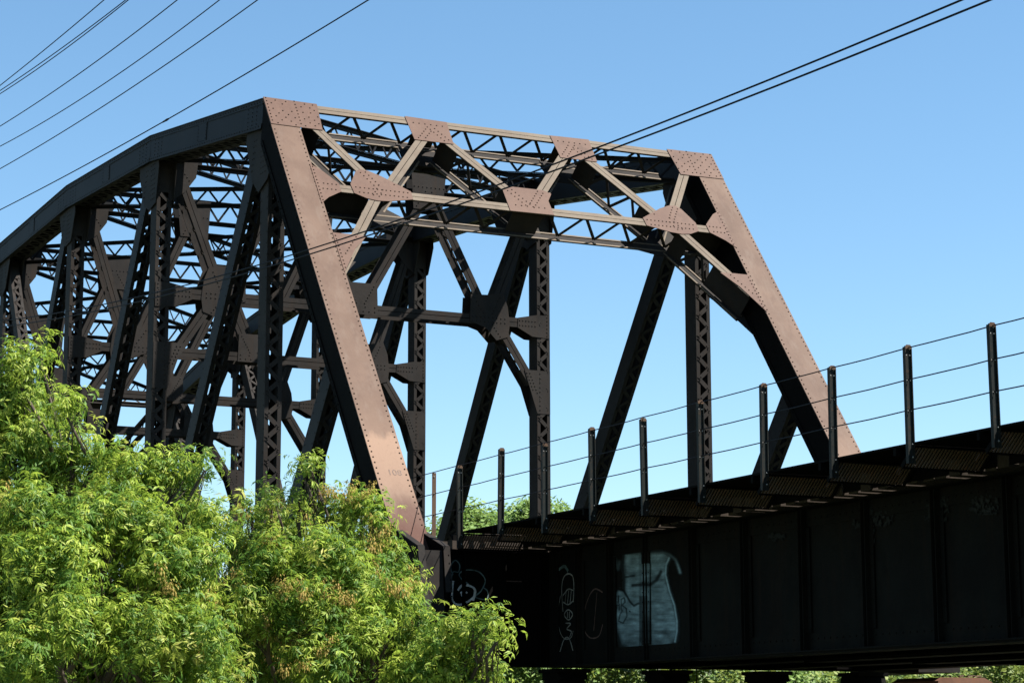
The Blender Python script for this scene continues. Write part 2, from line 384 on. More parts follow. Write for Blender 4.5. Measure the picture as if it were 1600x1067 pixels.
# ------------------------------------------------------------------ end posts
def end_post(x, mirrored):
    mb = MB(mirror_y, True) if mirrored else MB()
    z0, z1 = -1.75, 7.35
    # cover plate
    mb.slab([pp(x - B, z0), pp(x + B, z0), pp(x + B, z1), pp(x - B, z1)], NPL, 0.02, 0)
    # side webs with flange angles
    for s in (-1, 1):
        xo = x + s * (B - 0.022)
        a = [pp(xo, -2.3, -0.021), pp(xo, z1 - 0.03, -0.021), pp(xo, z1 - 0.45, -DP), pp(xo, -2.3, -DP)]
        mb.slab(a, V((s, 0, 0)), 0.022, 1)
        for off in (-0.075, -DP + 0.055):
            mb.box(pp(xo, -1.6, off) + X * (s * 0.008), pp(xo, z1 - 0.5, off) + X * (s * 0.008), X, NPL, 0.016, 0.10, 1)
            if not mirrored:
                mb.rivets(pp(xo, -1.4, off) + X * (s * 0.016), pp(xo, z1 - 0.6, off) + X * (s * 0.016), X * s, 0.2, 0.016, 0.012, 1)
        mb.box(pp(x + s * (B - 0.10), -2.2, -DP), pp(x + s * (B - 0.10), z1 - 0.4, -DP), X, NPL, 0.13, 0.016, 1)
    # lacing on the open underside
    n = 26
    for i in range(n):
        za = -1.8 + (z1 - 0.8 + 1.8) * i / n; zb = -1.8 + (z1 - 0.8 + 1.8) * (i + 1) / n
        s = 1 if i % 2 else -1
        q0 = pp(x - s * (B - 0.09), za, -DP - 0.012); q1 = pp(x + s * (B - 0.09), zb, -DP - 0.012)
        mb.box(q0, q1, (q1 - q0).normalized().cross(NPL), NPL, 0.08, 0.008, 1)
    # rivet rows along both edges of the plate
    if not mirrored:
        for s in (-1, 1):
            mb.rivets(pp(x + s * (B - 0.045), -1.2), pp(x + s * (B - 0.045), 6.6), NPL, 0.118, 0.0165, 0.013, 2)
        for s, zlo, zhi in ((-1, 2.6, 3.0), (1, 1.9, 2.2)):
            pass
    o = mb.build('end_post', [M['endpost'], M['soot'], M['rivet']], bridge)
    # hip gusset plate over post, chord and portal strut
    g = MB(mirror_y, True) if mirrored else MB()
    inner = 1 if x < 1 else -1
    xi = x + inner * 0.78; xo = x - inner * B; x2 = x + inner * 0.73
    g.slab([pp(xo, 6.72, 0.013), pp(x2, 6.71, 0.013), pp(xi, 7.345, 0.013), pp(xo, 7.36, 0.013)], NPL, 0.0125, 0)
    if not mirrored:
        for zz in np.linspace(6.77, 7.31, 8):
            for k, xx in enumerate(np.linspace(-0.245, 0.70, 11)):
                if random.random() < 0.12 and 0 < k < 10: continue
                jx = 0.0 if k in (0, 6) else random.uniform(-0.02, 0.02)
                if k in (0, 6):
                    g.rivet(pp(x + inner * xx, zz + 0.03, 0.013), NPL, 0.0165, 0.013, 1)
                elif (int(round(zz * 13)) + k) % 2:
                    g.rivet(pp(x + inner * (xx + jx), zz + random.uniform(-0.02, 0.02), 0.013), NPL, 0.0165, 0.013, 1)
    g.build('gusset_plate', [M['plate'], M['rivet']], o)
    # side gusset plate at the foot, two per post
    for xs, poly in ((-0.325, [(-1.22, -1.33), (-2.06, -1.63), (-2.3, -2.6), (-1.6, -3.3), (-0.2, -3.3), (0.35, -1.9), (-0.35, -0.9)]), (0.235, [(-0.86, -1.30), (-1.75, -1.6), (-1.85, -2.3), (-1.6, -3.3), (-0.2, -3.3), (0.35, -1.9), (-0.35, -0.95)])):
        s = MB(mirror_y, True) if mirrored else MB()
        s.slab([V((x + xs, a, b)) for a, b in poly], V((-1, 0, 0)), 0.026, 0)
        if not mirrored:
            s.rivets(V((x + xs, -1.95, -1.75)), V((x + xs, -2.1, -2.5)), -X, 0.12, 0.017, 0.013, 0)
            # edge angle
            p = [V((x + xs + 0.05, a, b)) for a, b in poly[:3]]
            s.box(p[0], p[1], X, (p[1] - p[0]).normalized().cross(X), 0.11, 0.014, 1)
            s.box(p[1], p[2], X, (p[2] - p[1]).normalized().cross(X), 0.11, 0.014, 1)
        s.build('shoe_plate', [M['soot'], M['dark']], o)
    s = MB(mirror_y, True) if mirrored else MB()
    s.slab([V((x - 0.29, -1.72, -1.66)), V((x + 0.23, -1.72, -1.66)), V((x + 0.23, -1.86, -3.1)), V((x - 0.29, -1.86, -3.1))], V((0, -1, 0.1)), 0.03, 0)
    s.aabb(x - 0.45, x + 0.4, -2.1, -0.1, -3.42, -3.30, 0)
    s.build('shoe_diaphragm', [M['dark']], o)
    return o
posts = [end_post(0.0, False), end_post(W, False), end_post(0.0, True), end_post(W, True)]

# stencilled number on the near post
def text_mesh(name, s, size, mat, parent, place):
    cu = bpy.data.curves.new(name, 'FONT'); cu.body = s; cu.size = size; cu.align_x = 'CENTER'
    ob = bpy.data.objects.new(name, cu); COL.objects.link(ob)
    dg = bpy.context.evaluated_depsgraph_get()
    me = bpy.data.meshes.new_from_object(ob.evaluated_get(dg))
    bpy.data.objects.remove(ob)
    o = parent_origin(parent)
    for v in me.vertices:
        v.co = place(v.co.x, v.co.y) - o
    me.materials.clear(); me.materials.append(mat)
    q = bpy.data.objects.new(name, me); COL.objects.link(q); q.parent = parent; q['origin'] = tuple(o)
    return q
text_mesh('stencilled_number', '108', 0.17, M['stencil'], posts[0], lambda a, b: pp(0.05 + a, -0.36 + b * 0.8, 0.003))

# ------------------------------------------------------------------ portal frames
PW = 0.205
GUS = {
 'T': [(2.59, 7.33), (3.47, 7.31), (3.44, 6.765), (2.62, 6.765)],
 'B': [(0.94, 5.49), (1.13, 5.80), (1.24, 5.87), (1.40, 5.85), (1.64, 5.75), (1.91, 5.60), (2.14, 5.47), (2.13, 5.29), (1.64, 5.19), (1.39, 5.17), (1.18, 5.20), (0.96, 5.29)],
 'S': [(0.245, 5.86), (0.245, 4.98), (0.42, 5.13), (0.71, 5.29), (0.71, 5.475), (0.42, 5.76)],
 'K': [(0.27, 4.34), (0.62, 4.34), (0.92, 4.33), (0.62, 4.03), (0.27, 3.50)],
 'C': [(4.13, 5.75), (4.28, 5.87), (5.02, 5.87), (5.18, 5.80), (5.05, 5.62), (5.05, 5.29), (4.12, 5.28)],
}
def portal(mirrored):
    f = (lambda: MB(mirror_y, True)) if mirrored else (lambda: MB())
    mats = [M['beige'], M['dark'], M['rivet']]  # sun and shade put into colour: lit flanges lighter, inner lacing darker
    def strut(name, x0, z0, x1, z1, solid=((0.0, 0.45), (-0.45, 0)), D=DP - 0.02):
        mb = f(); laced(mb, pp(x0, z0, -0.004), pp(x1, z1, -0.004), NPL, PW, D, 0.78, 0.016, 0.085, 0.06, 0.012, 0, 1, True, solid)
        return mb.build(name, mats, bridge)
    top = strut('portal_strut', 0.72, 7.237, W - 0.72, 7.237, ((2.1, 2.6), (-2.6, -2.1)))
    low = strut('portal_strut', 0.25, 5.375, W - 0.25, 5.375, ((0.0, 1.05), (4.0, 4.65), (-1.05, 0)))
    for m_ in (0, 1):
        g = (lambda x: W - x) if m_ else (lambda x: x)
        strut('portal_brace', g(0.46), 6.98, g(1.45), 5.57)
        strut('portal_brace', g(1.75), 5.57, g(2.90), 6.92)
        strut('portal_brace', g(3.25), 6.92, g(4.42), 5.60)
        strut('portal_brace', g(1.42), 5.30, g(0.42), 3.88, ((0.0, 0.35), (-1.0, 0)))
    def gus(key, m_, host):
        g = (lambda x: W - x) if m_ else (lambda x: x)
        poly = GUS[key]
        mb = f()
        mb.slab([pp(g(x), z, 0.010) for x, z in poly], NPL, 0.0105, 0)
        bk = f(); bk.slab([pp(g(x), z, -DP + 0.012) for x, z in poly], NPL, 0.012, 0); bk.build('back_gusset', [M['dark']], host)
        if not mirrored:
            R = random.Random(len(key) * 7 + ord(key[0]) + m_)
            xs = [p[0] for p in poly]; zs = [p[1] for p in poly]
            def inside(px, pz, mar=0.045):
                ok = True; k = len(poly); ar = sum(poly[i][0] * poly[(i + 1) % k][1] - poly[(i + 1) % k][0] * poly[i][1] for i in range(k)); sg = 1 if ar > 0 else -1
                c = False
                for i in range(k):
                    x1, z1 = poly[i]; x2, z2 = poly[(i + 1) % k]
                    L = math.hypot(x2 - x1, z2 - z1)
                    t_ = max(0, min(1, ((px - x1) * (x2 - x1) + (pz - z1) * (z2 - z1)) / L / L))
                    if math.hypot(px - x1 - t_ * (x2 - x1), pz - z1 - t_ * (z2 - z1)) < mar: return False
                    if (z1 > pz) != (z2 > pz) and px < (x2 - x1) * (pz - z1) / (z2 - z1) + x1: c = not c
                return c
            def line(a, b, step, off):
                d = V((b[0] - a[0], b[1] - a[1], 0)); L = d.length; d /= L; q = V((-d.y, d.x, 0))
                step *= 0.82; k = int(L / step)
                for i in range(k + 1):
                    for s in (-1, 1):
                        px = a[0] + d.x * step * (i + (0.5 if s > 0 else 0)) + q.x * off * s; pz = a[1] + d.y * step * (i + (0.5 if s > 0 else 0)) + q.y * off * s
                        if inside(px, pz): mb.rivet(pp(g(px), pz, 0.010), NPL, 0.016, 0.013, 2)
            if key == 'T':
                line((2.6, 7.24), (3.5, 7.24), 0.15, 0.055); line((2.45, 6.45), (3.05, 7.1), 0.1, 0.05); line((3.65, 6.45), (3.08, 7.1), 0.1, 0.05)
            elif key == 'B':
                line((0.9, 5.375), (2.2, 5.375), 0.105, 0.055); line((0.6, 6.75), (1.5, 5.48), 0.1, 0.05); line((1.8, 5.62), (2.5, 6.4), 0.1, 0.05); line((1.55, 5.5), (0.9, 4.6), 0.12, 0.05)
            elif key == 'C':
                line((4.1, 5.375), (5.2, 5.375), 0.15, 0.055); line((4.0, 6.1), (4.55, 5.47), 0.1, 0.05); line((5.2, 6.1), (4.65, 5.47), 0.1, 0.05)
            elif key == 'S':
                line((0.36, 5.375), (0.75, 5.375), 0.10, 0.06)
                for zz in np.arange(5.05, 5.85, 0.075): mb.rivet(pp(g(0.285), zz, 0.010), NPL, 0.016, 0.013, 2)
            else:
                line((0.9, 4.45), (0.42, 3.85), 0.10, 0.05)
                for zz in np.arange(3.6, 4.32, 0.075): mb.rivet(pp(g(0.31), zz, 0.010), NPL, 0.016, 0.013, 2)
        return mb.build('gusset_plate', [M['plate'], M['dark'], M['rivet']], host)
    for m_ in (0, 1):
        gus('T', m_, top); gus('B', m_, low); gus('S', m_, low); gus('K', m_, low)
    gus('C', 0, low)
portal(False); portal(True)

# ------------------------------------------------------------------ trusses
CD = 0.58
def chord_pt(x, k):
    return V((x, yk(k), TOPZ[k]))
for x in (0.0, W):
    near = x < 1
    for k in range(1, 6):
        a = chord_pt(x, k); b = chord_pt(x, k + 1)
        if k == 1: a = V((x, 5.52, TOPZ[1] - 0.02))
        if k == 5: b = V((x, 2 * YM - 5.52, TOPZ[6] - 0.02))
        d = (b - a).normalized(); n = X.cross(d).normalized()
        mb = MB()
        mb.box(a - n * 0.010, b - n * 0.010, X, n, 2 * B + 0.02, 0.02, 0)
        for s in (-1, 1):
            c = X * (s * (B - 0.035)) - n * (CD / 2 + 0.01)
            mb.box(a + c, b + c, X, n, 0.02, CD - 0.02, 0)
            for oz in (0.065, CD - 0.055):
                c2 = X * (s * (B - 0.017)) - n * oz
                mb.box(a + c2, b + c2, X, n, 0.016, 0.09, 0)
            c3 = X * (s * (B - 0.075)) - n * (CD - 0.008)
            mb.box(a + c3, b + c3, X, n, 0.15, 0.016, 0)
        L = (b - a).length; nn = 28
        for i in range(nn):
            s = 1 if i % 2 else -1
            q0 = a + d * (L * i / nn) - X * (s * (B - 0.1)) - n * (CD + 0.005); q1 = a + d * (L * (i + 1) / nn) + X * (s * (B - 0.1)) - n * (CD + 0.005)
            mb.box(q0, q1, (q1 - q0).normalized().cross(n), n, 0.08, 0.008, 0)
        if near:
            f = -X * (B - 0.009) 
            for oz in (0.065, CD - 0.055):
                mb.rivets(a + f - n * oz, b + f - n * oz, -X, 0.16, 0.015, 0.011, 0)
            # splice plate with rivet columns
            for fr in ((0.46, 0.54),):
                c = -X * (B - 0.02) - n * (CD / 2)
                mb.box(a + d * (L * fr[0]) + c, a + d * (L * fr[1]) + c, n, X, 0.36, 0.012, 0)
                for e in (fr[0] + 0.006, fr[1] - 0.006):
                    mb.rivets(a + d * (L * e) - X * (B - 0.014) - n * 0.15, a + d * (L * e) - X * (B - 0.014) - n * 0.43, -X, 0.07, 0.014, 0.01, 0)
            for dist in (0.35, 0.6, 0.85):
                for q in (a + d * dist, b - d * dist):
                    mb.rivets(q - X * (B - 0.025) - n * 0.14, q - X * (B - 0.025) - n * 0.46, -X, 0.08, 0.014, 0.011, 0)
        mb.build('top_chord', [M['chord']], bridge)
    # bottom chord, one member per panel
    for k in range(NP):
        mb = MB(); a = V((x, yk(k) + 0.05, ZB)); b = V((x, yk(k + 1) - 0.05, ZB))
        for s in (-1, 1):
            mb.box(a + X * (s * 0.2), b + X * (s * 0.2), X, Z, 0.02, 0.5, 0)
            for oz in (-0.24, 0.24): mb.box(a + X * (s * 0.15) + Z * oz, b + X * (s * 0.15) + Z * oz, X, Z, 0.1, 0.016, 0)
        mb.build('bottom_chord', [M['dark']], bridge)
    # verticals
    for k in range(1, NP):
        mb = MB()
        channelbox(mb, V((x, yk(k), ZB)), V((x, yk(k), TOPZ[k] - 0.3)), ends=(0.4, 1.0))
        mb.build('vertical', [M['dark']], bridge)
    # diagonals: fall towards midspan, crossed in the middle panel
    for k0, k1, wx in ((1, 2, 0.33), (2, 3, 0.33), (3, 4, 0.30), (4, 3, 0.27), (5, 4, 0.33), (6, 5, 0.33)):
        sg = 1 if k1 > k0 else -1
        p1 = V((x, yk(k0) + sg * 0.25, TOPZ[k0] - 0.55)); p0 = V((x, yk(k1) - sg * 0.08, ZB + 0.1))
        mb = MB(); channelbox(mb, p0, p1, wx=wx, depth=0.42 if k0 != 4 else 0.36, ends=(0.5, 0.8), bar=0.075)
        mb.build('diagonal', [M['chord'] if k0 < 4 else M['dark']], bridge)  # shaded diagonals take the darker steel, sunlit reversed ones the lighter
    for mir in (False, True):
        mb = MB(mirror_y, True) if mir else MB()
        channelbox(mb, V((x, 5.5, -2.35)), V((x, 1.95, 2.05)), wx=0.30, depth=0.40, ends=(0.5, 0.5), bar=0.075)
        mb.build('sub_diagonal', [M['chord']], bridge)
    # node plates at the top chord
    for k in range(1, NP):
        for xs in (-0.205, 0.190):
            mb = MB(); n = chord_pt(x, k); h = TOPZ[k]
            sg = 1 if k <= 3 else -1
            if k in (1, 6): poly = [(-0.3 * sg, -0.25), (0.95 * sg, -0.30), (1.0 * sg, -0.62), (0.62 * sg, -1.45), (0.25 * sg, -1.75), (-0.24 * sg, -1.60), (-0.75 * sg, -1.1)]
            elif k in (3, 4): poly = [(-0.55, -0.2), (0.75, -0.2), (0.9, -0.65), (0.55, -1.35), (0.24, -1.5), (-0.26, -1.45), (-0.6, -0.8)] if k == 3 else [(0.55, -0.2), (-0.9, -0.2), (-0.95, -0.65), (-0.55, -1.35), (-0.24, -1.5), (0.26, -1.45), (0.6, -0.8)]
            else: poly = [(-0.40 * sg, -0.25), (1.05 * sg, -0.18), (1.02 * sg, -0.75), (0.62 * sg, -1.45), (0.25 * sg, -1.62), (-0.24 * sg, -1.55), (-0.42 * sg, -0.8)]
            if k == 1: pass
            mb.slab([V((x + xs, n.y + a, h + c)) for a, c in poly], V((-1, 0, 0)), 0.015, 0)
            if near and xs < 0:
                for a, c in [(-0.12 * sg, -0.75), (0.0, -0.75), (0.12 * sg, -0.75)]:
                    mb.rivets(V((x + xs, n.y + a, h - 0.66)), V((x + xs, n.y + a, h - 1.42)), -X, 0.11, 0.015, 0.011, 0)
                for q in (0.0, 0.12):
                    mb.rivets(V((x + xs, n.y + sg * (0.38 + q), h - 0.70)), V((x + xs, n.y + sg * (0.62 + q * 0.5), h - 1.25)), -X, 0.11, 0.015, 0.011, 0)
            mb.build('connection_plate', [M['dark']], bridge)

# ------------------------------------------------------------------ sway frames at U2..U5
def sway(k):
    yf = yk(k) - 0.222; D = 0.44; zt = TOPZ[k]
    def q(x, z, off=0.0): return V((x, yf - off, z))
    N = V((0, -1, 0))
    mats = [M['dark']]
    def gp(poly, host, lines, back=True):
        for m_ in (0, 1):
            g = (lambda x: W - x) if m_ else (lambda x: x)
            mb = MB()
            mb.slab([q(g(x), z, 0.010) for x, z in poly], N, 0.0105, 0)
            bk = MB(); bk.slab([q(g(x), z, -D) for x, z in poly], N, 0.0105, 0); bk.build('back_gusset', mats, host)
            for (a, b, st) in lines:
                mb.rivets(q(g(a[0]), a[1], 0.010), q(g(b[0]), b[1], 0.010), N, st, 0.017, 0.014, 0)
            mb.build('gusset_plate', mats, host)
            if abs(poly[0][0] + poly[1][0] - W) < 0.02: break
    # top strut: four angles with an upright lattice web
    mb = MB(); laced(mb, V((0.2, yk(k), zt - 0.04)), V((W - 0.2, yk(k), zt - 0.04)), Z, 0.22, 0.52, 0.62, 0.016, 0.08, 0.055, 0.012, 0, None, True, ((0, 0.7), (2.3, 3.2), (-3.2, -2.3), (-0.7, 0)))
    top = mb.build('sway_strut', [M['chord']], bridge)  # darker steel than the rest of the frame, painting in its shade
    mb = MB(); laced(mb, q(0.15, 4.965, -0.003), q(W - 0.15, 4.965, -0.003), N, 0.22, D, 0.7, solid=((0, 0.85), (4.15, 4.75), (-0.85, 0)))
    mid = mb.build('sway_strut', mats, bridge)
    def br(x0, z0, x1, z1):
        for m_ in (0, 1):
            g = (lambda x: W - x) if m_ else (lambda x: x)
            mb = MB(); laced(mb, q(g(x0), z0, -0.004), q(g(x1), z1, -0.004), N, 0.205, D, 0.55, solid=((0, 0.4), (-0.4, 0)))
            mb.build('sway_brace', mats, bridge)
    br(0.30, zt - 0.75, 1.28, 5.25)
    br(1.55, 5.25, 2.82, zt - 0.75)
    br(3.02, zt - 0.75, 4.42, 5.25)
    br(1.12, 4.83, 0.28, 3.55)
    gp([(2.50, zt - 0.10), (3.38, zt - 0.10), (3.32, zt - 1.05), (2.60, zt - 1.05)], top, [((2.56, zt - 0.52), (3.30, zt - 0.52), 0.11), ((2.68, zt - 0.98), (2.86, zt - 0.62), 0.09), ((3.24, zt - 0.98), (3.02, zt - 0.62), 0.09)])
    gp([(0.93, 5.30), (1.05, 5.62), (1.45, 5.55), (1.87, 5.53), (1.90, 4.90), (1.50, 4.78), (1.22, 4.50), (0.92, 4.60), (0.88, 4.9)], mid, [((1.0, 4.92), (1.82, 4.92), 0.1), ((1.0, 5.02), (1.82, 5.02), 0.1), ((1.14, 5.5), (1.32, 5.12), 0.09), ((1.78, 5.45), (1.55, 5.12), 0.09), ((1.12, 4.6), (1.32, 4.86), 0.09)])
    gp([(4.20, 5.56), (4.995, 5.56), (5.02, 4.84), (4.175, 4.84)], mid, [((4.25, 4.92), (4.95, 4.92), 0.14), ((4.25, 5.02), (4.95, 5.02), 0.23), ((4.28, 5.5), (4.50, 5.1), 0.08), ((4.92, 5.5), (4.70, 5.1), 0.08)])
    gp([(-0.15, 5.18), (0.16, 5.18), (0.66, 5.08), (0.68, 4.85), (0.30, 4.66), (-0.15, 4.64)], mid, [((0.22, 4.91), (0.62, 4.91), 0.08), ((0.22, 5.02), (0.62, 5.02), 0.08), ((-0.09, 4.70), (-0.09, 5.14), 0.09)])
    gp([(-0.16, 3.87), (0.50, 3.87), (0.42, 3.62), (0.17, 2.86), (-0.16, 2.86)], mid, [((0.10, 2.95), (0.10, 3.8), 0.1), ((0.36, 3.80), (0.17, 3.35), 0.08), ((0.44, 3.80), (0.28, 3.42), 0.08)])
    gp([(0.12, zt - 0.35), (0.75, zt - 0.45), (0.70, zt - 0.9), (0.45, zt - 1.25), (0.12, zt - 1.5)], top, [((0.2, zt - 1.3), (0.2, zt - 0.5), 0.1), ((0.35, zt - 0.7), (0.55, zt - 0.98), 0.09)])
for k in (2, 3, 4, 5): sway(k)

# top lateral bracing, its shade from below put into the darker steel colour
for k in range(1, 6):
    za, zb = TOPZ[k] - 0.08, TOPZ[k + 1] - 0.08
    a0, a1 = V((0.3, yk(k) + 0.25, za)), V((W - 0.3, yk(k + 1) - 0.25, zb))
    b0, b1 = V((W - 0.3, yk(k) + 0.25, za)), V((0.3, yk(k + 1) - 0.25, zb))
    for p0, p1 in ((a0, a1), (b0, b1)):
        mb = MB(); laced(mb, p0, p1, Z, 0.19, 0.42, 0.6, 0.014, 0.075, 0.05, 0.012)
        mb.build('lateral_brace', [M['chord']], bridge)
    c = (a0 + a1) / 2
    for dz in (0.02, -0.44):
        mb = MB(); mb.slab([c + V((-0.45, -0.3, dz)), c + V((0.45, -0.3, dz)), c + V((0.45, 0.3, dz)), c + V((-0.45, 0.3, dz))], Z, 0.012, 0)
        mb.build('crossing_plate', [M['chord']], bridge)

# floor of the truss span
for k in range(1, NP):
    mb = MB(); y = yk(k)
    mb.aabb(0.25, W - 0.25, y - 0.01, y + 0.01, -2.9, -1.75, 0)
    for z in (-2.9, -1.75): mb.aabb(0.25, W - 0.25, y - 0.16, y + 0.16, z - 0.012, z + 0.012, 0)
    mb.build('floor_beam', [M['soot']], bridge)
for ye, nm in ((-1.30, 'end_floor_beam'), (2 * YM + 1.30, 'end_floor_beam')):
    mb = MB(); s = 1 if ye < 0 else -1
    mb.aabb(0.28, W - 0.28, ye - 0.01, ye + 0.01, -3.38, -1.62, 0)
    for z in (-3.38, -1.62): mb.aabb(0.28, W - 0.28, ye - 0.17, ye + 0.17, z - 0.012, z + 0.012, 0)
    if s > 0:
        for x in (0.75, 1.45, 2.05, 3.2, 5.0, 6.9, 8.3):
            mb.aabb(x - 0.008, x + 0.008, ye - 0.13, ye - 0.0101, -3.36, -1.64, 0)
            mb.rivets(V((x + 0.06, ye - 0.012, -3.2)), V((x + 0.06, ye - 0.012, -1.75)), V((0, -1, 0)), 0.1, 0.016, 0.012, 0)
    efb = mb.build(nm, [M['soot']], bridge)
    if s > 0: endbeam = efb
for x in (2.34, 4.13, 5.99, 7.87):
    mb = MB(); mb.aabb(x - 0.01, x + 0.01, -1.1, 2 * YM + 1.1, -2.1, -1.5, 0)
    for z in (-2.1, -1.5): mb.aabb(x - 0.14, x + 0.14, -1.1, 2 * YM + 1.1, z - 0.01, z + 0.01, 0)
    mb.build('stringer', [M['soot']], bridge)
mb = MB(); random.seed(3)
y = -0.95
while y < 2 * YM + 0.9:
    mb.aabb(1.5, W - 1.5, y, y + 0.2, -1.48, -1.25, 0); y += 0.42
for x in (2.6, 4.04, 5.6, 7.04): mb.aabb(x - 0.04, x + 0.04, -0.9, 2 * YM + 0.9, -1.245, -1.08, 1)
tag(mb.build('open_deck', [M['tie'], M['lip']], bridge))

# ------------------------------------------------------------------ approach span
XG = 2.30                                          # web plane of the near girder
span = thing('approach_span', V((4.6, -2.0, -3.5)), 'soot black plate girder span with graffiti, leading up to the truss portal', 'bridge span')
GX = (XG, 4.13, 5.99, 7.87)
Y0, Y1 = -25.0, -1.47
stiffs = [on_x(u, 930, XG - 0.105).y - 0.045 for u in (898, 947, 1000, 1076, 1157, 1248, 1347, 1457, 1571)]
y = stiffs[-1] - 1.41
while y > Y0 + 0.3: stiffs.append(y); y -= 1.41
for gi, gx in enumerate(GX):
    mb = MB()
    mb.aabb(gx - 0.007, gx + 0.007, Y0, Y1, -3.40, -1.57, 0)
    for s in (-1, 1):
        mb.aabb(gx + s * 0.015 - 0.007, gx + s * 0.015 + 0.007, Y0, Y1, -1.80, -1.582, 0)
        mb.aabb(gx + s * 0.015 - 0.007, gx + s * 0.015 + 0.007, Y0, Y1, -3.385, -3.16, 0)
    mb.aabb(gx - 0.24, gx + 0.24, Y0, Y1, -1.581, -1.565, 0)
    mb.aabb(gx - 0.235, gx + 0.235, Y0, Y1, -3.405, -3.386, 0)
    mb.aabb(gx - 0.20, gx + 0.20, Y0, -6.0, -3.43, -3.406, 0)
    if gi == 0:
        for z in (-1.70, -3.23):
            mb.rivets(V((gx - 0.022, Y0 + 8, z)), V((gx - 0.022, Y1 - 0.1, z)), -X, 0.14, 0.015, 0.012, 0)
        mb.rivets(V((gx - 0.18, Y0 + 8, -3.386)), V((gx - 0.18, Y1 - 0.1, -3.386)), Z, 0.13, 0.016, 0.014, 0)
    go = mb.build('plate_girder', [M['girder'] if gi == 0 else M['soot'], M['lip']], span)
    if gi == 0:
        girder = go
        for sy in stiffs + [Y1 - 0.02]:
            mb = MB()
            for o in (-0.04, 0.04):
                mb.aabb(gx - (0.058 if sy == stiffs[2] else 0.105), gx - 0.0225, sy + o - 0.006, sy + o + 0.006, -3.384, -1.583, 0)
            mb.aabb(gx - 0.0345, gx - 0.0225, sy - 0.12, sy + 0.12, -3.15, -1.81, 0)
            for o in (-0.09, 0.09): mb.rivets(V((gx - 0.0345, sy + o, -3.1)), V((gx - 0.0345, sy + o, -1.83)), -X, 0.14, 0.014, 0.011, 0)
            mb.build('stiffener', [M['girder']], girder)
# cross frames between the girders
for y in (-1.9, -7.0, -12.6, -18.2, -24.0):
    for a, b in zip(GX[:-1], GX[1:]):
        mb = MB()
        for (x0, z0, x1, z1) in ((a + 0.02, -1.7, b - 0.02, -3.2), (a + 0.02, -3.2, b - 0.02, -1.7), (a + 0.02, -3.3, b - 0.02, -3.3)):
            p0, p1 = V((x0, y + 0.02 * (z0 < z1), z0)), V((x1, y + 0.02 * (z0 < z1), z1)); d = (p1 - p0).normalized()
            mb.box(p0, p1, Y, d.cross(Y), 0.012, 0.1, 0)
        mb.build('cross_frame', [M['soot']], span)
# ties
y = Y1 + 0.06; first = None; n = 0
TS = 0.292
while y > -24.5 and n < 100:
    dz = random.uniform(-0.004, 0.004)
    if first is None:
        mb = MB(); mb.aabb(1.80, 8.3, y - 0.098, y + 0.098, -1.564, -1.325, 0)
        first = mb.build('tie', [M['tie']], span); base_y = y
    else:
        o = first.copy(); COL.objects.link(o); o.parent = span; o.location = (random.uniform(-0.05, 0.05), y - base_y, 0)
        o.rotation_euler = (0, 0, random.uniform(-0.003, 0.003))
    y -= TS + random.uniform(-0.012, 0.012); n += 1
for x in (2.6, 4.04, 5.6, 7.04):
    mb = MB(); mb.aabb(x - 0.035, x + 0.035, Y0, -1.0, -1.30, -1.16, 0); mb.aabb(x - 0.07, x + 0.07, Y0, -1.0, -1.322, -1.30, 0)
    mb.build('rail', [M['dark']], span)
# walkway: boards along the deck edge, and a sloping grating panel at every post
RX = 0.602; RY0 = -14.722; RS = 1.4635
post_y = [RY0 + RS * i for i in range(-7, 10)]
bd = MB()
for j in range(4):
    x0 = RX + 0.04 + j * 0.27
    for i in range(0, len(post_y) - 2, 2):
        bd.aabb(x0, x0 + 0.262, post_y[i] + 0.006, post_y[i + 2] - 0.006, -1.362 + 0.002 * j, -1.336 + 0.002 * j, 0)
bd.aabb(1.772, 1.797, Y0, Y1 + 0.1, -1.540, -1.335, 1)  # added black strip hiding the tie ends, stands in for shade there
bd.build('walkway_boards', [M['soot'], M['soot']], span)
def grating():
    mb = MB()
    y = 0.0
    # sloping panel from under the boards down and away; bars run down the slope
    t0 = V((RX + 0.065, y, -1.372)); tx = X * 1.05; ts = V((0.0, 0.24, -0.205))
    n = tx.cross(ts).normalized()
    nb = 24
    for i in range(nb + 1):
        a = t0 + tx * (i / nb)
        mb.box(a, a + ts, X, n, 0.0155, 0.016, 0)
    for f in (0.0, 1.0):
        mb.box(t0 + ts * f - n * 0.012, t0 + ts * f + tx - n * 0.012, ts.normalized(), n, 0.022, 0.012, 1)
    for f in (0.0, 1.0):
        mb.box(t0 + tx * f, t0 + tx * f + ts, X, n, 0.016, 0.05, 1)
    return mb
gm = None
for i, y in enumerate(post_y):
    if gm is None:
        gm = grating().build('grating_panel', [M['grate'], M['soot']], span, V((4.6, -2.0, -3.5)))
        base = gm
        gm.location = (0, y, 0)
    else:
        o = base.copy(); COL.objects.link(o); o.parent = span; o.location = (random.uniform(-0.02, 0.02), y, random.uniform(-0.008, 0.008))
    br = MB()       # bracket under the boards carrying the panel
    br.box(V((RX + 0.02, y + 0.32, -1.41)), V((1.79, y + 0.32, -1.41)), Y, Z, 0.05, 0.08, 0)
    br.build('walkway_bracket', [M['soot']], span)

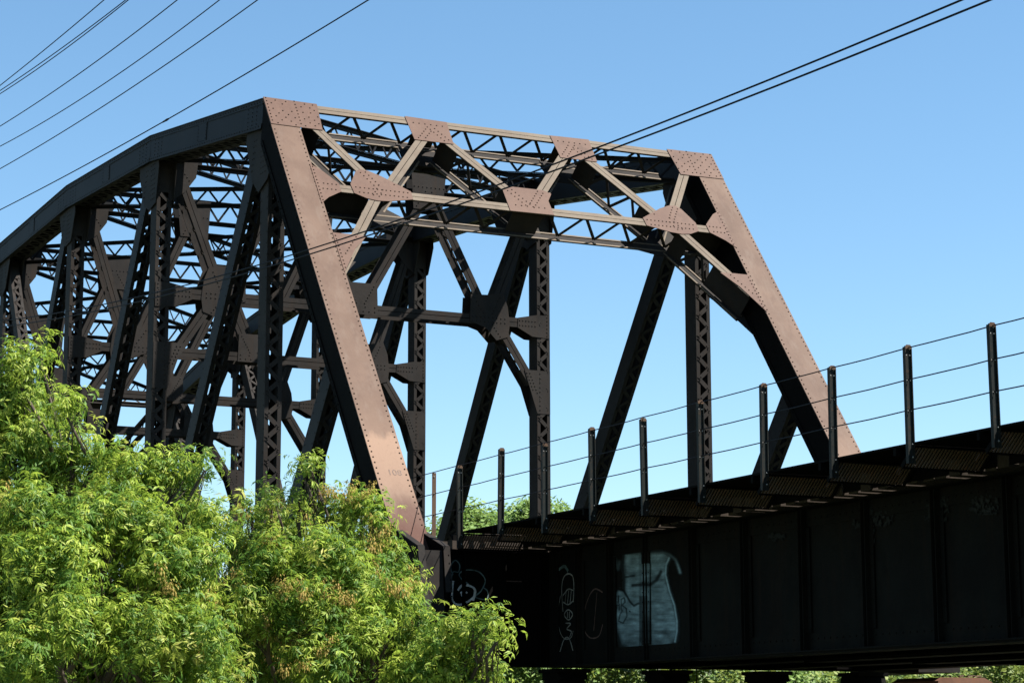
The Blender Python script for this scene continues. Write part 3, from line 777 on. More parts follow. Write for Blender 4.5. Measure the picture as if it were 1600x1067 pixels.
# ---- graffiti on the girder web and end beam
XW = XG - 0.0085
def gpt(u, v, x=XW): return on_x(u, v, x)
def stroke(mb, pts, width, plane, off, closed=False, mi=0):
    """flat painted line through pixel-measured points laid on a plane; smoothed"""
    P3 = [plane(u, v) for u, v in pts]
    if closed: P3 = P3 + [P3[0]]
    Q = []
    k = len(P3)
    for i in range(k - 1):
        a = P3[max(i - 1, 0)] if not closed else P3[(i - 1) % (k - 1)]
        b, c = P3[i], P3[i + 1]; d = P3[min(i + 2, k - 1)] if not closed else P3[(i + 2) % (k - 1) if i + 2 >= k else i + 2]
        for s in range(6):
            t_ = s / 6
            Q.append(0.5 * ((2 * b) + (c - a) * t_ + (2 * a - 5 * b + 4 * c - d) * t_ ** 2 + (3 * b - a - 3 * c + d) * t_ ** 3))
    Q.append(P3[-1])
    n = off
    vs = []; fs = []
    for i, p in enumerate(Q):
        d = (Q[min(i + 1, len(Q) - 1)] - Q[max(i - 1, 0)]).normalized(); s = d.cross(n.normalized())
        wv = width * (0.8 + 0.4 * random.random()) / 2
        vs += [p + n + s * wv, p + n - s * wv]
    for i in range(len(Q) - 1): fs.append((2 * i, 2 * i + 1, 2 * i + 3, 2 * i + 2))
    mb.add(vs, fs, mi)
def gfill(mb, pts, plane, off, mi=0):
    vs = [plane(u, v) + off for u, v in pts]
    mb.add(vs, [tuple(range(len(vs)))], mi)
OX = V((-0.004, 0, 0)); OX2 = V((-0.007, 0, 0))
LEFTP = [(978, 867), (1000, 865), (1001, 1012), (985, 1012), (973, 1006), (967, 985), (963, 960), (961, 938), (963, 929), (968, 923), (974, 926), (978, 931), (979, 905), (977, 885)]
RIGHTP = [(1001, 866), (1026, 864), (1037, 865), (1045, 870), (1041, 880), (1039, 895), (1042, 915), (1048, 932), (1053, 950), (1057, 968), (1058, 982), (1056, 998), (1048, 1005), (1036, 1012), (1022, 1014), (1001, 1010)]
DARKS = [([(989, 914), (1000, 913), (1016, 913), (1026, 906), (1033, 893)], 3.0), ([(978, 901), (991, 899)], 1.6), ([(966, 920), (975, 922), (985, 940), (991, 946), (998, 942)], 1.8),
         ([(963, 956), (967, 930), (968, 953)], 1.0), ([(964, 945), (969, 944)], 0.8), ([(971, 952), (971, 936), (976, 933), (977, 940), (972, 945), (979, 950), (980, 962), (974, 973), (967, 970), (969, 960), (973, 953)], 1.1), ([(984, 954), (985, 955)], 1.2)]
def seg_d(u, v, pts, closed=False):
    best = 1e9; k = len(pts)
    for i in range(k if closed else k - 1):
        (a, b), (c, d) = pts[i], pts[(i + 1) % k]
        L = (c - a) ** 2 + (d - b) ** 2 or 1e-9
        t_ = max(0, min(1, ((u - a) * (c - a) + (v - b) * (d - b)) / L))
        best = min(best, math.hypot(u - a - t_ * (c - a), v - b - t_ * (d - b)))
    return best
def in_poly(u, v, pts):
    c = False; k = len(pts)
    for i in range(k):
        (a, b), (e, d) = pts[i], pts[(i + 1) % k]
        if (b > v) != (d > v) and u < (e - a) * (v - b) / (d - b) + a: c = not c
    return c
def sstep(a, b, x):
    t_ = max(0, min(1, (x - a) / (b - a))); return t_ * t_ * (3 - 2 * t_)
def paint_amount(u, v):
    d = 0.0
    for P_, right in ((LEFTP, False), (RIGHTP, True)):
        sd = seg_d(u, v, P_, True) * (1 if in_poly(u, v, P_) else -1)
        body = sstep(-3.5, 4.5, sd) * (0.40 + 0.30 * math.exp(-max(sd, 0) / 5.0))
        body *= 1 - 0.55 * sstep(975, 1012, v)
        d = max(d, body)
        if sd < 0: d = max(d, 0.035 * math.exp(sd / 5.0))
    # ribs of thicker paint
    if d > 0.15:
        rib = 0.5 + 0.5 * math.sin(v * 0.66 + 1.3 * mnoise.noise(V((u * 0.09, v * 0.05, 1.0))))
        rib *= 0.6 + 0.9 * max(0, mnoise.noise(V((u * 0.12, v * 0.08, 4.0))) + 0.2)
        for uc, w_, v0, v1 in ((993, 6, 935, 1000), (1031, 5, 930, 1005), (1047, 6, 945, 995)):
            d += 0.30 * rib * math.exp(-((u - uc) / w_) ** 2) * sstep(v0, v0 + 15, v) * (1 - sstep(v1 - 12, v1, v))
        d *= 0.85 + 0.6 * mnoise.noise(V((u * 0.06, v * 0.11, 2.0))) + 0.35 * mnoise.noise(V((u * 0.05, v * 0.5, 7.0)))
        if 999 < u < 1012 and v > 930: d *= 0.35
    e = seg_d(u, v, [(1046, 871), (1041, 882), (1040, 897), (1046, 922), (1054, 945), (1058, 970), (1058, 985), (1055, 1002)])
    d = max(d, 0.80 * math.exp(-(e / 1.3) ** 2))
    e = seg_d(u, v, [(1026, 864), (1036, 863), (1046, 866), (1056, 874), (1060, 884), (1063, 894)])
    d = max(d, (0.15 + 0.4 * sstep(872, 890, v)) * math.exp(-(e / 1.8) ** 2))
    e = seg_d(u, v, [(960, 870), (966, 888), (968, 878)]); d = max(d, 0.10 * math.exp(-(e / 2.5) ** 2))
    for pts, w_ in DARKS:
        d *= 1 - 0.93 * math.exp(-(seg_d(u, v, pts) / w_) ** 4)
    return max(0, min(1, d))
def paint_patch(name, us, vs_, plane, off, mat, parent, fn):
    g = MB(); k = len(vs_); amt = []
    for u in us:
        for v in vs_:
            g.v.append(tuple(plane(u, v) + off)); amt.append(fn(u, v))
    for i in range(len(us) - 1):
        for j in range(k - 1):
            q = (i * k + j, i * k + j + 1, (i + 1) * k + j + 1, (i + 1) * k + j)
            if max(amt[x] for x in q) > 0.012: g.f.append(q); g.m.append(0)
    o = g.build(name, [mat], parent)
    at_ = o.data.attributes.new('paint', 'FLOAT', 'POINT'); at_.data.foreach_set('value', amt)
    return o
def coverage_mat(name, col):
    m, t, b = mat_base(name)
    a = t.nodes.new('ShaderNodeAttribute'); a.attribute_name = 'paint'
    n1 = noise(t, mapped(t, (1, 3, 9)), 2.2, 6, 0.7)
    mr = t.nodes.new('ShaderNodeMapRange'); mr.inputs['From Min'].default_value = 0.3; mr.inputs['From Max'].default_value = 0.7
    mr.inputs['To Min'].default_value = 0.65; mr.inputs['To Max'].default_value = 1.25; t.links.new(n1, mr.inputs['Value'])
    mu = t.nodes.new('ShaderNodeMath'); mu.operation = 'MULTIPLY'; mu.use_clamp = True
    t.links.new(a.outputs['Fac'], mu.inputs[0]); t.links.new(mr.outputs[0], mu.inputs[1])
    t.links.new(mix(t, mu.outputs[0], (0.0085, 0.0095, 0.009), col), b.inputs['Base Color'])
    b.inputs['Roughness'].default_value = 0.7; b.inputs['Specular IOR Level'].default_value = 0.05
    return m
M['g_blue'] = coverage_mat('pale_blue_spray_paint', (0.32, 0.47, 0.51))
o = paint_patch('graffiti', np.arange(946, 1074, 1.25), np.arange(858, 1022, 1.5), gpt, OX, M['g_blue'], girder, paint_amount)
tag(o, 'pale blue sprayed torso-like shape crossed by black strokes and scribbled letters')
def stiff_pt(u, v): return on_x(u, v, XG - 0.0345)
ys_ = stiffs[2]
ua = 800 + FPX * (V((XG - 0.0345, ys_ + 0.119, -2.5)) - CAM).dot(CR) / (V((XG - 0.0345, ys_ + 0.119, -2.5)) - CAM).dot(CF)
ub = 800 + FPX * (V((XG - 0.0345, ys_ - 0.119, -2.5)) - CAM).dot(CR) / (V((XG - 0.0345, ys_ - 0.119, -2.5)) - CAM).dot(CF)
paint_patch('graffiti', np.linspace(ua, ub, 14), np.arange(880, 1006, 1.5), stiff_pt, OX, M['g_blue'], girder, lambda u, v: paint_amount(u, v) * 0.8 * (1 - 0.8 * sstep(935, 975, v)))
g = MB()
stroke(g, [(880, 955), (878, 920), (881, 902), (888, 896), (895, 900), (897, 915), (896, 940)], 0.022, gpt, OX, False, 0)
stroke(g, [(880, 930), (888, 920), (896, 922)], 0.02, gpt, OX, False, 0)
stroke(g, [(880, 940), (888, 944), (896, 938)], 0.02, gpt, OX, False, 0)
for u in (884, 888, 892): stroke(g, [(u + 1, 922), (u - 1, 943)], 0.018, gpt, OX, False, 0)
stroke(g, [(882, 960), (888, 952), (895, 959), (889, 968)], 0.02, gpt, OX, True, 0)
stroke(g, [(887, 955), (887, 965)], 0.02, gpt, OX, False, 0); stroke(g, [(890, 955), (890, 965)], 0.02, gpt, OX, False, 0)
stroke(g, [(884, 973), (892, 974), (886, 982), (893, 986), (890, 995)], 0.02, gpt, OX, False, 0)
stroke(g, [(876, 930), (872, 960), (875, 985), (882, 997), (892, 996), (896, 985)], 0.016, gpt, OX, False, 0)
stroke(g, [(874, 1022), (882, 998), (890, 998), (897, 1022)], 0.022, gpt, OX, False, 0)
stroke(g, [(873, 890), (882, 884), (888, 892)], 0.05, gpt, OX, False, 1)
g.build('graffiti', [M['g_line'], M['g_teal']], girder)
g = MB()
stroke(g, [(942, 925), (929, 920), (918, 938), (912, 965), (914, 985), (923, 996), (936, 993), (942, 975)], 0.022, gpt, OX, False, 0)
stroke(g, [(933, 925), (931, 950), (928, 985)], 0.016, gpt, OX, False, 0)
g.build('graffiti', [M['g_rust']], girder)
def scar_amount(u, v):
    d = 0.0
    for (cu, cv, a, b, k) in ((1476, 793, 5, 15, 0.35), (1540, 790, 18, 12, 0.40), (1362, 834, 3, 34, 0.45), (1376, 810, 16, 9, 0.32), (1452, 803, 7, 12, 0.25), (1215, 838, 14, 7, 0.15), (1340, 818, 12, 8, 0.12)):
        g_ = math.exp(-((u - cu) / a) ** 2 - ((v - cv) / b) ** 2)
        if g_ > 0.02: d = max(d, 0.15 * k * min(1.0, g_ * 1.6) * sstep(-0.05, 0.35, mnoise.noise(V((u * 0.22, v * 0.12, 3.0))) + 0.6 * mnoise.noise(V((u * 0.6, v * 0.35, 9.0)))))
    return d
M['scar'] = coverage_mat('flaking_pale_paint', (0.26, 0.27, 0.24))
for ua, ub, va, vb in ((1195, 1245, 822, 856), (1320, 1400, 790, 880), (1440, 1492, 768, 822), (1512, 1562, 770, 806)):
    paint_patch('paint_scar', np.arange(ua, ub, 1.25), np.arange(va, vb, 1.5), lambda u, v: on_x(u, v, XG - 0.0225), OX, M['scar'], girder, scar_amount)
BY = -1.3115
def ept(u, v): return on_y(u, v, BY)
OY = V((0, -0.004, 0)); OY2 = V((0, -0.006, 0))
g = MB()
stroke(g, [(708, 898), (704, 885), (711, 875), (718, 882), (716, 893), (708, 893), (705, 905)], 0.02, ept, OY, False, 0)
stroke(g, [(732, 912), (720, 903), (718, 895), (730, 890), (748, 893), (758, 906), (752, 922), (743, 932), (760, 936), (762, 924), (756, 918)], 0.02, ept, OY, False, 0)
g.build('graffiti', [M['g_teal']], endbeam)
g = MB()
stroke(g, [(708, 907), (706, 930), (710, 942), (720, 944), (733, 938), (741, 930), (742, 922)], 0.03, ept, OY2, False, 0)
stroke(g, [(715, 922), (722, 914), (734, 915), (742, 922), (739, 938)], 0.035, ept, OY2, False, 0)
stroke(g, [(720, 924), (724, 935)], 0.03, ept, OY2, False, 0); stroke(g, [(723, 922), (730, 926)], 0.03, ept, OY2, False, 0)
g.build('graffiti', [M['g_white']], endbeam)

# ------------------------------------------------------------------ walkway railing
ral = thing('walkway_railing', V((RX, -6.0, -1.55)), 'slim dark railing posts strung with three steel cables along the walkway edge', 'railing')
def railing_post(mats):
    mb = MB()
    z0, z1 = -1.56, -0.280
    mb.aabb(RX - 0.036, RX + 0.036, -0.004, 0.004, z0, z1, 0)           # web
    for s in (-1, 1): mb.aabb(RX + s * 0.040 - 0.005, RX + s * 0.040 + 0.005, -0.024, 0.024, z0, z1 - 0.012, 0)
    mb.slab([V((RX - 0.042, -0.025, z1 - 0.035)), V((RX + 0.042, -0.025, z1 - 0.035)), V((RX + 0.042, -0.025, z1 - 0.012)), V((RX + 0.024, -0.025, z1 + 0.010)), V((RX - 0.024, -0.025, z1 + 0.010)), V((RX - 0.042, -0.025, z1 - 0.012))], -Y, 0.010, 1)
    for z in (-0.318, -0.659, -0.991):
        for s in (-1, 1): mb.rivet(V((RX + s * 0.024, -0.005, z)), -Y, 0.009, 0.010, 2)
    for z in (-0.385, -1.35, -1.49):
        mb.rivet(V((RX + 0.024, -0.005, z)), -Y, 0.010, 0.012, 2)
    mb.rivet(V((RX - 0.024, -0.005, -0.385)), -Y, 0.010, 0.012, 2)
    return mb
pt = None
allposts = post_y + [1.95 + RS * i for i in range(0, 6)]
for i, y in enumerate(allposts):
    if pt is None:
        pt = railing_post(None).build('railing_post', [M['post'], M['postrust'], M['zinc']], ral); o = pt
        # mesh is built at y = 0 world; shift into place
        o.location = (0, y, 0)
    else:
        o = pt.copy(); COL.objects.link(o); o.parent = ral; o.location = (0, y, random.uniform(-0.01, 0.01))
        o.rotation_euler = (random.uniform(-0.010, 0.010), random.uniform(-0.009, 0.009), 0)
mb = MB()
mb.aabb(RX - 0.035, RX + 0.035, -0.55, -0.544, -1.55, -0.325, 0); mb.aabb(RX + 0.029, RX + 0.035, -0.544, -0.49, -1.55, -0.325, 0)
for z in (-0.39, -0.66, -0.99): mb.rivet(V((RX, -0.552, z)), -Y, 0.011, 0.012, 1)
tag(mb.build('railing_post', [M['postrust'], M['zinc']], ral), 'brown rusted post')
mb = MB(); mb.aabb(RX - 0.045, RX + 0.045, 0.44, 0.446, -1.55, -0.325, 0); mb.aabb(RX - 0.045, RX - 0.039, 0.446, 0.50, -1.55, -0.325, 0)
mb.build('railing_post', [M['post']], ral)
for z in (-0.312, -0.659, -0.991):
    mb = MB(); pts = []
    ys = sorted(allposts)
    for a, b in zip(ys[:-1], ys[1:]):
        for t_ in (0, 0.25, 0.5, 0.75):
            pts.append(V((RX - 0.005, a + (b - a) * t_, z - 0.007 * 4 * t_ * (1 - t_) * random.uniform(0.5, 1.2))))
    mb.tube(pts, 0.0072, 5); mb.build('cable', [M['cable']], ral)

# ------------------------------------------------------------------ bearings and pier
places = ['nearest of the dark tapered bearings, at the near girder end', 'second of the dark tapered bearings from the near girder', 'third of the dark tapered bearings from the near girder', 'farthest of the dark tapered bearings, beside the rust red pedestal']
for i, gx in enumerate(GX):
    t = thing('girder_bearing', V((gx, -1.75, -4.6)), places[i], 'bearing', 'tapered bearings under the girder ends')
    mb = MB()
    q = [(-0.26, -3.49), (-0.22, -3.60), (-0.30, -3.9), (-0.36, -4.6)]
    for s0, s1 in zip(q[:-1], q[1:]):
        a, za = abs(s0[0]), s0[1]; b, zb = abs(s1[0]), s1[1]
        vs = [V((gx - a, -2.0, za)), V((gx + a, -2.0, za)), V((gx + a, -1.5, za)), V((gx - a, -1.5, za)), V((gx - b, -2.1, zb)), V((gx + b, -2.1, zb)), V((gx + b, -1.4, zb)), V((gx - b, -1.4, zb))]
        mb.add(vs, [(0, 3, 2, 1), (4, 5, 6, 7), (0, 1, 5, 4), (1, 2, 6, 5), (2, 3, 7, 6), (3, 0, 4, 7)], 0)
    mb.build('shoe', [M['soot']], t)
    mb = MB(); mb.aabb(gx - 0.3, gx + 0.3, -2.05, -1.45, -3.49, -3.432, 0); mb.build('sole_plate', [M['soot']], t)
t = thing('bridge_pier', V((4.6, -1.8, -6.3)), 'concrete pier under the near truss end with a rust red pedestal', 'pier')
mb = MB(); mb.aabb(-1.0, 10.9, -2.6, -0.6, -4.85, -4.6, 0); mb.build('pier_cap', [M['concrete']], t)
mb = MB(); mb.aabb(-0.8, 10.7, -2.4, -0.8, -6.6, -4.852, 0); mb.build('pier_shaft', [M['concrete']], t)
mb = MB()
ped = [(9.10, -3.56), (9.2, -3.50), (10.05, -3.50), (10.22, -3.58), (10.42, -3.75), (10.5, -4.598), (8.95, -4.598)]
mb.slab([V((a, -2.15, b)) for a, b in ped], -Y, 1.3, 0)
mb.build('pedestal', [M['redblock']], t)
mb = MB()
for i in range(7): 
    x = 9.2 + i * 0.12
    mb.box(V((x, -2.1 + random.uniform(0, 0.2), -3.48)), V((x + random.uniform(0.2, 0.4), -1.7, -3.47 + random.uniform(0, 0.02))), Y, Z, 0.07, 0.018, 0)
mb.build('scrap_plate', [M['postrust']], t)
mb = MB(); mb.aabb(-0.5, 0.45, -2.3, -0.2, -4.598, -3.43, 0); mb.build('pedestal', [M['soot']], t)
t2 = thing('bridge_pier', V((4.6, -24.6, -6.3)), 'concrete pier under the outer end of the girder span', 'pier')
mb = MB(); mb.aabb(1.2, 9.0, -25.4, -23.8, -6.6, -3.45, 0); mb.build('pier_shaft', [M['concrete']], t2)
yy = 2 * YM + 1.8
t3 = thing('bridge_pier', V((4.6, yy, -6.3)), 'concrete pier under the far end of the truss, behind the trees', 'pier')
mb = MB(); mb.aabb(-1.0, 10.4, yy - 1.2, yy + 0.8, -6.6, -3.43, 0); mb.build('pier_shaft', [M['concrete']], t3)

# ------------------------------------------------------------------ power lines
def wire(pix, d0, d1, r, label, group, name='power_line', splice=None):
    """wire hung in one upright plane, through measured sight lines"""
    a = at(*pix[0], d0); b = at(*pix[-1], d1)
    ab = V((b.x - a.x, b.y - a.y, 0)); nrm = V((-ab.y, ab.x, 0)).normalized()
    pts = []
    for (u, v) in pix:
        r_ = ray(u, v); t_ = (a - CAM).dot(nrm) / r_.dot(nrm)
        pts.append(CAM + r_ * t_)
    # fit height as a parabola over the run so that the wire sags smoothly, then extend both ways
    s = np.array([(p - a).dot(ab) / ab.dot(ab) for p in pts]); z = np.array([p.z for p in pts])
    co = np.polyfit(s, z, 2 if len(pts) > 2 else 1)
    out = []
    dco = np.polyder(co)
    for t_ in np.concatenate([[-4, -2.5, -1.2], np.linspace(-0.3, 1.3, 50), [2.2, 4, 7]]):
        q = a + ab * t_; tc = min(max(t_, -0.3), 1.3)          # straight on beyond the stretch in view
        out.append(V((q.x, q.y, float(np.polyval(co, tc) + np.polyval(dco, tc) * 0.5 * (t_ - tc)))))
    mb = MB(); mb.tube(out, r, 5)
    if splice is not None:
        r_ = ray(*splice); q0 = CAM + r_ * ((a - CAM).dot(nrm) / r_.dot(nrm)); splice = (q0 - a).dot(ab) / ab.dot(ab)
        q = a + ab * splice; q.z = float(np.polyval(co, splice)); q2 = a + ab * (splice + 0.018); q2.z = float(np.polyval(co, splice + 0.018))
        mb.tube([q, q.lerp(q2, 0.3), q2], [r * 1.2, r * 2.0, r * 1.2], 6)
    o = mb.build(name, [M['wire']], None, a.copy())
    tag(o, label, 'wire', group); return o
wire([(1512, 0), (1057, 180), (939, 225), (780, 288), (572, 365), (482, 394), (300, 442), (191, 467), (0, 502)], 15.5, 40, 0.0088, 'upper of two black wires crossing in front of the portal', 'overhead wires')
wire([(1541, 0), (1104, 180), (780, 299), (666, 339), (572, 368.5), (482, 398), (300, 450), (80, 498), (0, 512)], 15.0, 40, 0.0088, 'lower of two black wires crossing in front of the portal', 'overhead wires')
WL = [
 ([(163, 0), (82, 68), (0, 134)], 'highest thin wire in the top left corner of the sky', 34, 60, None),
 ([(197, 0), (100, 73), (0, 142)], 'upper of the close pair of wires in the top left corner', 34, 60, None),
 ([(201, 0), (102, 77), (0, 147)], 'lower of the close pair of wires in the top left corner', 34, 60, None),
 ([(277.5, 0), (140, 104), (0, 197.6)], 'wire just below the close pair, crossing the upper left sky', 32, 60, None),
 ([(343.5, 0), (175, 123), (0, 229)], 'middle wire of the upper left sky, second below the close pair', 32, 60, None),
 ([(403, 0), (225, 124.5), (0, 264)], 'wire next above the spliced one, in the left sky', 30, 60, None),
 ([(575.6, 0), (420, 96), (264, 184), (130, 261), (0, 328)], 'lowest left sky wire, with a splice, passing just above the arched chord', 28, 56, (264, 185)),
]
for pix, lab, d0, d1, sp in WL: wire(pix, d0, d0 * 1139 / (1139 - pix[-1][1]) * 1.03, 0.0085 if d0 > 29 else 0.0095, lab, 'thin wires in the left sky', 'power_line', sp)

# ------------------------------------------------------------------ foliage
def leaflet(base, d, n, L, wd, droop):
    """pointed leaflet folded along its midrib: 6 verts, 6 tris"""
    s = d.cross(n).normalized(); n = s.cross(d).normalized()
    m1 = base + d * (L * 0.42) - n * (droop * 0.25 * L) ; tip = base + d * L - n * (droop * L) ; 
    l = m1 + s * wd / 2 + n * wd * 0.18; r = m1 - s * wd / 2 + n * wd * 0.18
    return [base, l, m1, r, tip], [(0, 2, 1), (0, 3, 2), (1, 2, 4), (2, 3, 4)]
def spray_template(seed, nleaves, length, leafL, nleaf=5):
    """a twig with drooping compound leaves; grows along +Z; returns arrays (verts, tris)"""
    R = random.Random(seed); vs = []; fs = []
    for i in range(nleaves):
        f = (i + 0.6) / nleaves
        base = V((R.uniform(-0.02, 0.02), R.uniform(-0.02, 0.02), length * f * 0.9))
        az = i * 2.4 + R.uniform(-0.5, 0.5); out = V((math.cos(az), math.sin(az), R.uniform(0.1, 0.8) if f < 0.8 else R.uniform(0.6, 1.6))).normalized()
        rl = R.uniform(0.7, 1.1) * leafL * 1.7
        k = nleaf
        sag = R.uniform(0.5, 1.2)
        side = out.cross(Z).normalized()
        for j in range(k):
            t_ = (0.35 + 0.65 * (j // 2) / max(1, (k - 1) // 2)) if j < k - 1 else 1.0
            pos = base + out * (rl * t_) - Z * (sag * 0.45 * rl * t_ * t_)
            dd = (out - Z * (sag * 0.9 * t_)).normalized()
            if j < k - 1:
                sg = 1 if j % 2 else -1
                dd = (dd * 0.75 + side * (sg * R.uniform(0.6, 1.0)) - Z * R.uniform(0.25, 0.8)).normalized()
            nn = (Z + out * 0.5 + V((R.uniform(-.4, .4), R.uniform(-.4, .4), 0))).normalized()
            v_, f_ = leaflet(pos, dd, nn, leafL * R.uniform(0.75, 1.2), leafL * R.uniform(0.20, 0.29), R.uniform(0.1, 0.5))
            o = len(vs); vs += v_; fs += [tuple(a + o for a in q) for q in f_]
    return np.array([tuple(v) for v in vs]), np.array(fs)
def rot_to(d, spin):
    """rotation taking +Z to d with a spin"""
    q = Z.rotation_difference(d.normalized()).to_matrix() @ Matrix.Rotation(spin, 3, 'Z')
    return np.array(q)
def build_arrays(name, parts, mats, parent):
    """parts: list of (verts Nx3, tris Mx3, material index)"""
    o = 0; VV = []; FF = []; MM = []
    for v, f, mi in parts:
        VV.append(v); FF.append(f + o); MM.append(np.full(len(f), mi)); o += len(v)
    VV = np.concatenate(VV); FF = np.concatenate(FF); MM = np.concatenate(MM)
    og = np.array(parent_origin(parent)); VV = VV - og
    me = bpy.data.meshes.new(name)
    me.vertices.add(len(VV)); me.vertices.foreach_set('co', VV.astype(np.float32).ravel())
    me.loops.add(len(FF) * 3); me.loops.foreach_set('vertex_index', FF.astype(np.int32).ravel())
    me.polygons.add(len(FF)); me.polygons.foreach_set('loop_start', np.arange(0, len(FF) * 3, 3, dtype=np.int32))
    me.polygons.foreach_set('loop_total', np.full(len(FF), 3, dtype=np.int32))
    for m in mats: me.materials.append(m)
    me.polygons.foreach_set('material_index', MM.astype(np.int32))
    me.update(calc_edges=True); me.validate()
    ob = bpy.data.objects.new(name, me); COL.objects.link(ob); ob.parent = parent; ob['origin'] = tuple(og)
    return ob
SPRAYS = [spray_template(100 + i, 9, 0.19, 0.044, 7 if i % 2 else 5) for i in range(10)]
def tuft_template(seed):
    R = random.Random(seed); vs = []; fs = []
    for i in range(38):
        d = V((R.gauss(0, 1), R.gauss(0, 1), R.gauss(-0.2, 1))).normalized()
        b = d * (0.045 * R.random() ** 0.5)
        v_, f_ = leaflet(b, (d * 0.6 - Z * 0.7).normalized(), d, R.uniform(0.013, 0.022), R.uniform(0.006, 0.009), 0.2)
        o = len(vs); vs += v_; fs += [tuple(a + o for a in q) for q in f_]
    return np.array([tuple(v) for v in vs]), np.array(fs)
TUFTS = [tuft_template(300 + i) for i in range(5)]
def crown_parts(clusters, density, R, newfrac, seedfrac, upbias=0.7):
    """clusters: (centre, radius); sprays pushed towards the outer shell of each"""
    parts = []
    for (c, rad, *opt) in clusters:
        dens = opt[0] if opt else 1.0
        n = max(4, int(density * (rad + 0.03) ** 2 * dens))
        for i in range(n):
            d = V((R.gauss(0, 1), R.gauss(0, 1), R.gauss(0, 1))).normalized()
            if d.z < -0.55 and R.random() < 0.5: d.z = -d.z
            rr = rad * (R.random() ** 0.42) * R.uniform(0.75, 1.0)
            pos = c + V((d.x, d.y, d.z * 0.85)) * rr
            g = (d * 0.6 + Z * (upbias + R.uniform(-0.5, 0.4)) + V((R.uniform(-.5, .5), R.uniform(-.5, .5), 0)))
            v, f = SPRAYS[R.randrange(len(SPRAYS))]
            sc = R.uniform(0.62, 1.2)
            Rm = rot_to(g, R.uniform(0, 6.28))
            outer = rr / rad
            x = R.random()
            mi = 0 if x < 0.55 else 1
            if outer > 0.85 and R.random() < newfrac: mi = 2
            if outer > 0.55 and R.random() < seedfrac:
                for _ in range(4):
                    j_ = V((R.uniform(-1, 1), R.uniform(-1, 1), R.uniform(-1, 1))) * 0.06
                    v2, f2 = TUFTS[R.randrange(len(TUFTS))]
                    parts.append((v2 * R.uniform(0.8, 1.3) + np.array(pos + d * 0.10 + V((-0.02, -0.05, 0.03)) + j_), f2, 3))
            parts.append(((v * sc) @ Rm.T + np.array(pos), f, mi))
    return parts
def limb(mb, a, b, r0, r1, R, k=6, wob=0.12):
    pts = []; rs = []
    L = (b - a).length
    for i in range(k + 1):
        t_ = i / k
        p = a.lerp(b, t_) + V((R.uniform(-1, 1), R.uniform(-1, 1), R.uniform(-0.4, 0.4))) * (wob * L * 0.25 * (1 if 0 < i < k else 0))
        p.z += 0.12 * L * t_ * (1 - t_)
        pts.append(p); rs.append(r0 + (r1 - r0) * t_)
    mb.tube(pts, rs, 7); return pts
GZ = -6.25
def tree(px, base_uv, depth, label, density, seed, newfrac, seedfrac, trunk_r=0.09):
    """px: clusters in (u, v, radius px, depth offset); a real crown around a trunk"""
    R = random.Random(seed)
    cl = []
    for (u, v, rp, *o) in px:
        off = o[0] if o else R.uniform(-0.5, 0.5)
        dd = depth + off
        cl.append((at(u, v, dd), max(rp - 17, 6) * dd / FPX, o[1] if len(o) > 1 else 1.0))
    b = at(base_uv[0], 1067, depth + 0.4); base = V((b.x, b.y, GZ))
    t = thing('ash_tree', base, label, 'tree')
    mb = MB()
    top = V((base.x, base.y, max(c.z for c, *_ in cl) - 0.9)); 
    fork = base + V((0.1, 0.1, 1.5))
    trunk = limb(mb, base - Z * 0.2, fork, trunk_r * 1.3, trunk_r, R, 5, 0.05)
    for (c, rad, *_) in cl:
        start = fork if R.random() < 0.6 else base.lerp(fork, R.uniform(0.7, 1.0))
        pts = limb(mb, start, c, trunk_r * 0.35, 0.007, R, 7, 0.22)
        for j in range(5):      # twigs
            d = V((R.gauss(0, 1), R.gauss(0, 1), R.gauss(0.4, 0.8))).normalized()
            p0 = pts[R.randrange(4, 8)]
            limb(mb, p0, c + d * rad * 0.8, 0.006, 0.002, R, 4, 0.2)
    mb.build('trunk', [M['bark']], t, smooth=True)
    # fuller body behind the shell
    parts = crown_parts(cl, density, R, newfrac, seedfrac)
    build_arrays('crown', parts, [M['leaf'], M['leaf_old'], M['leaf_new'], M['seed']], t)
    return t
tree([(22, 585, 48), (62, 562, 20, 0.1), (10, 640, 60), (60, 660, 55), (105, 652, 30, -0.2), (30, 720, 85), (120, 725, 55), (190, 735, 45, -0.1), (70, 800, 100, 0.3), (160, 800, 70, 0.4), (235, 760, 50, 0.0), (290, 745, 42, 0.1), (320, 735, 22, -0.1),
      (20, 880, 100, 0.3), (130, 890, 110, 0.4), (240, 850, 85, 0.3), (300, 830, 55, 0.3), (40, 980, 110, 0.0), (150, 990, 110, 0.3), (260, 960, 100, 0.2), (-60, 700, 90), (-70, 850, 120), (-80, 990, 120),
      (60, 1080, 110), (180, 1090, 110), (300, 1070, 100), (80, 900, 90, -0.9), (220, 1010, 80, -1.0), (30, 1040, 60, -1.3), (215, 840, 70, -0.5), (250, 900, 75, -0.6), (180, 790, 45, -0.3), (300, 900, 60, -0.5), (130, 830, 60, -0.6), (110, 990, 80, -1.1), (300, 1010, 80, -0.8), (40, 810, 60, -0.6), (330, 820, 40, -0.1)],
     (130, 0), 13.0, 'tallest leafy green ash at the left, rising over the far truss members', 1450, 11, 0.22, 0.004, 0.13)
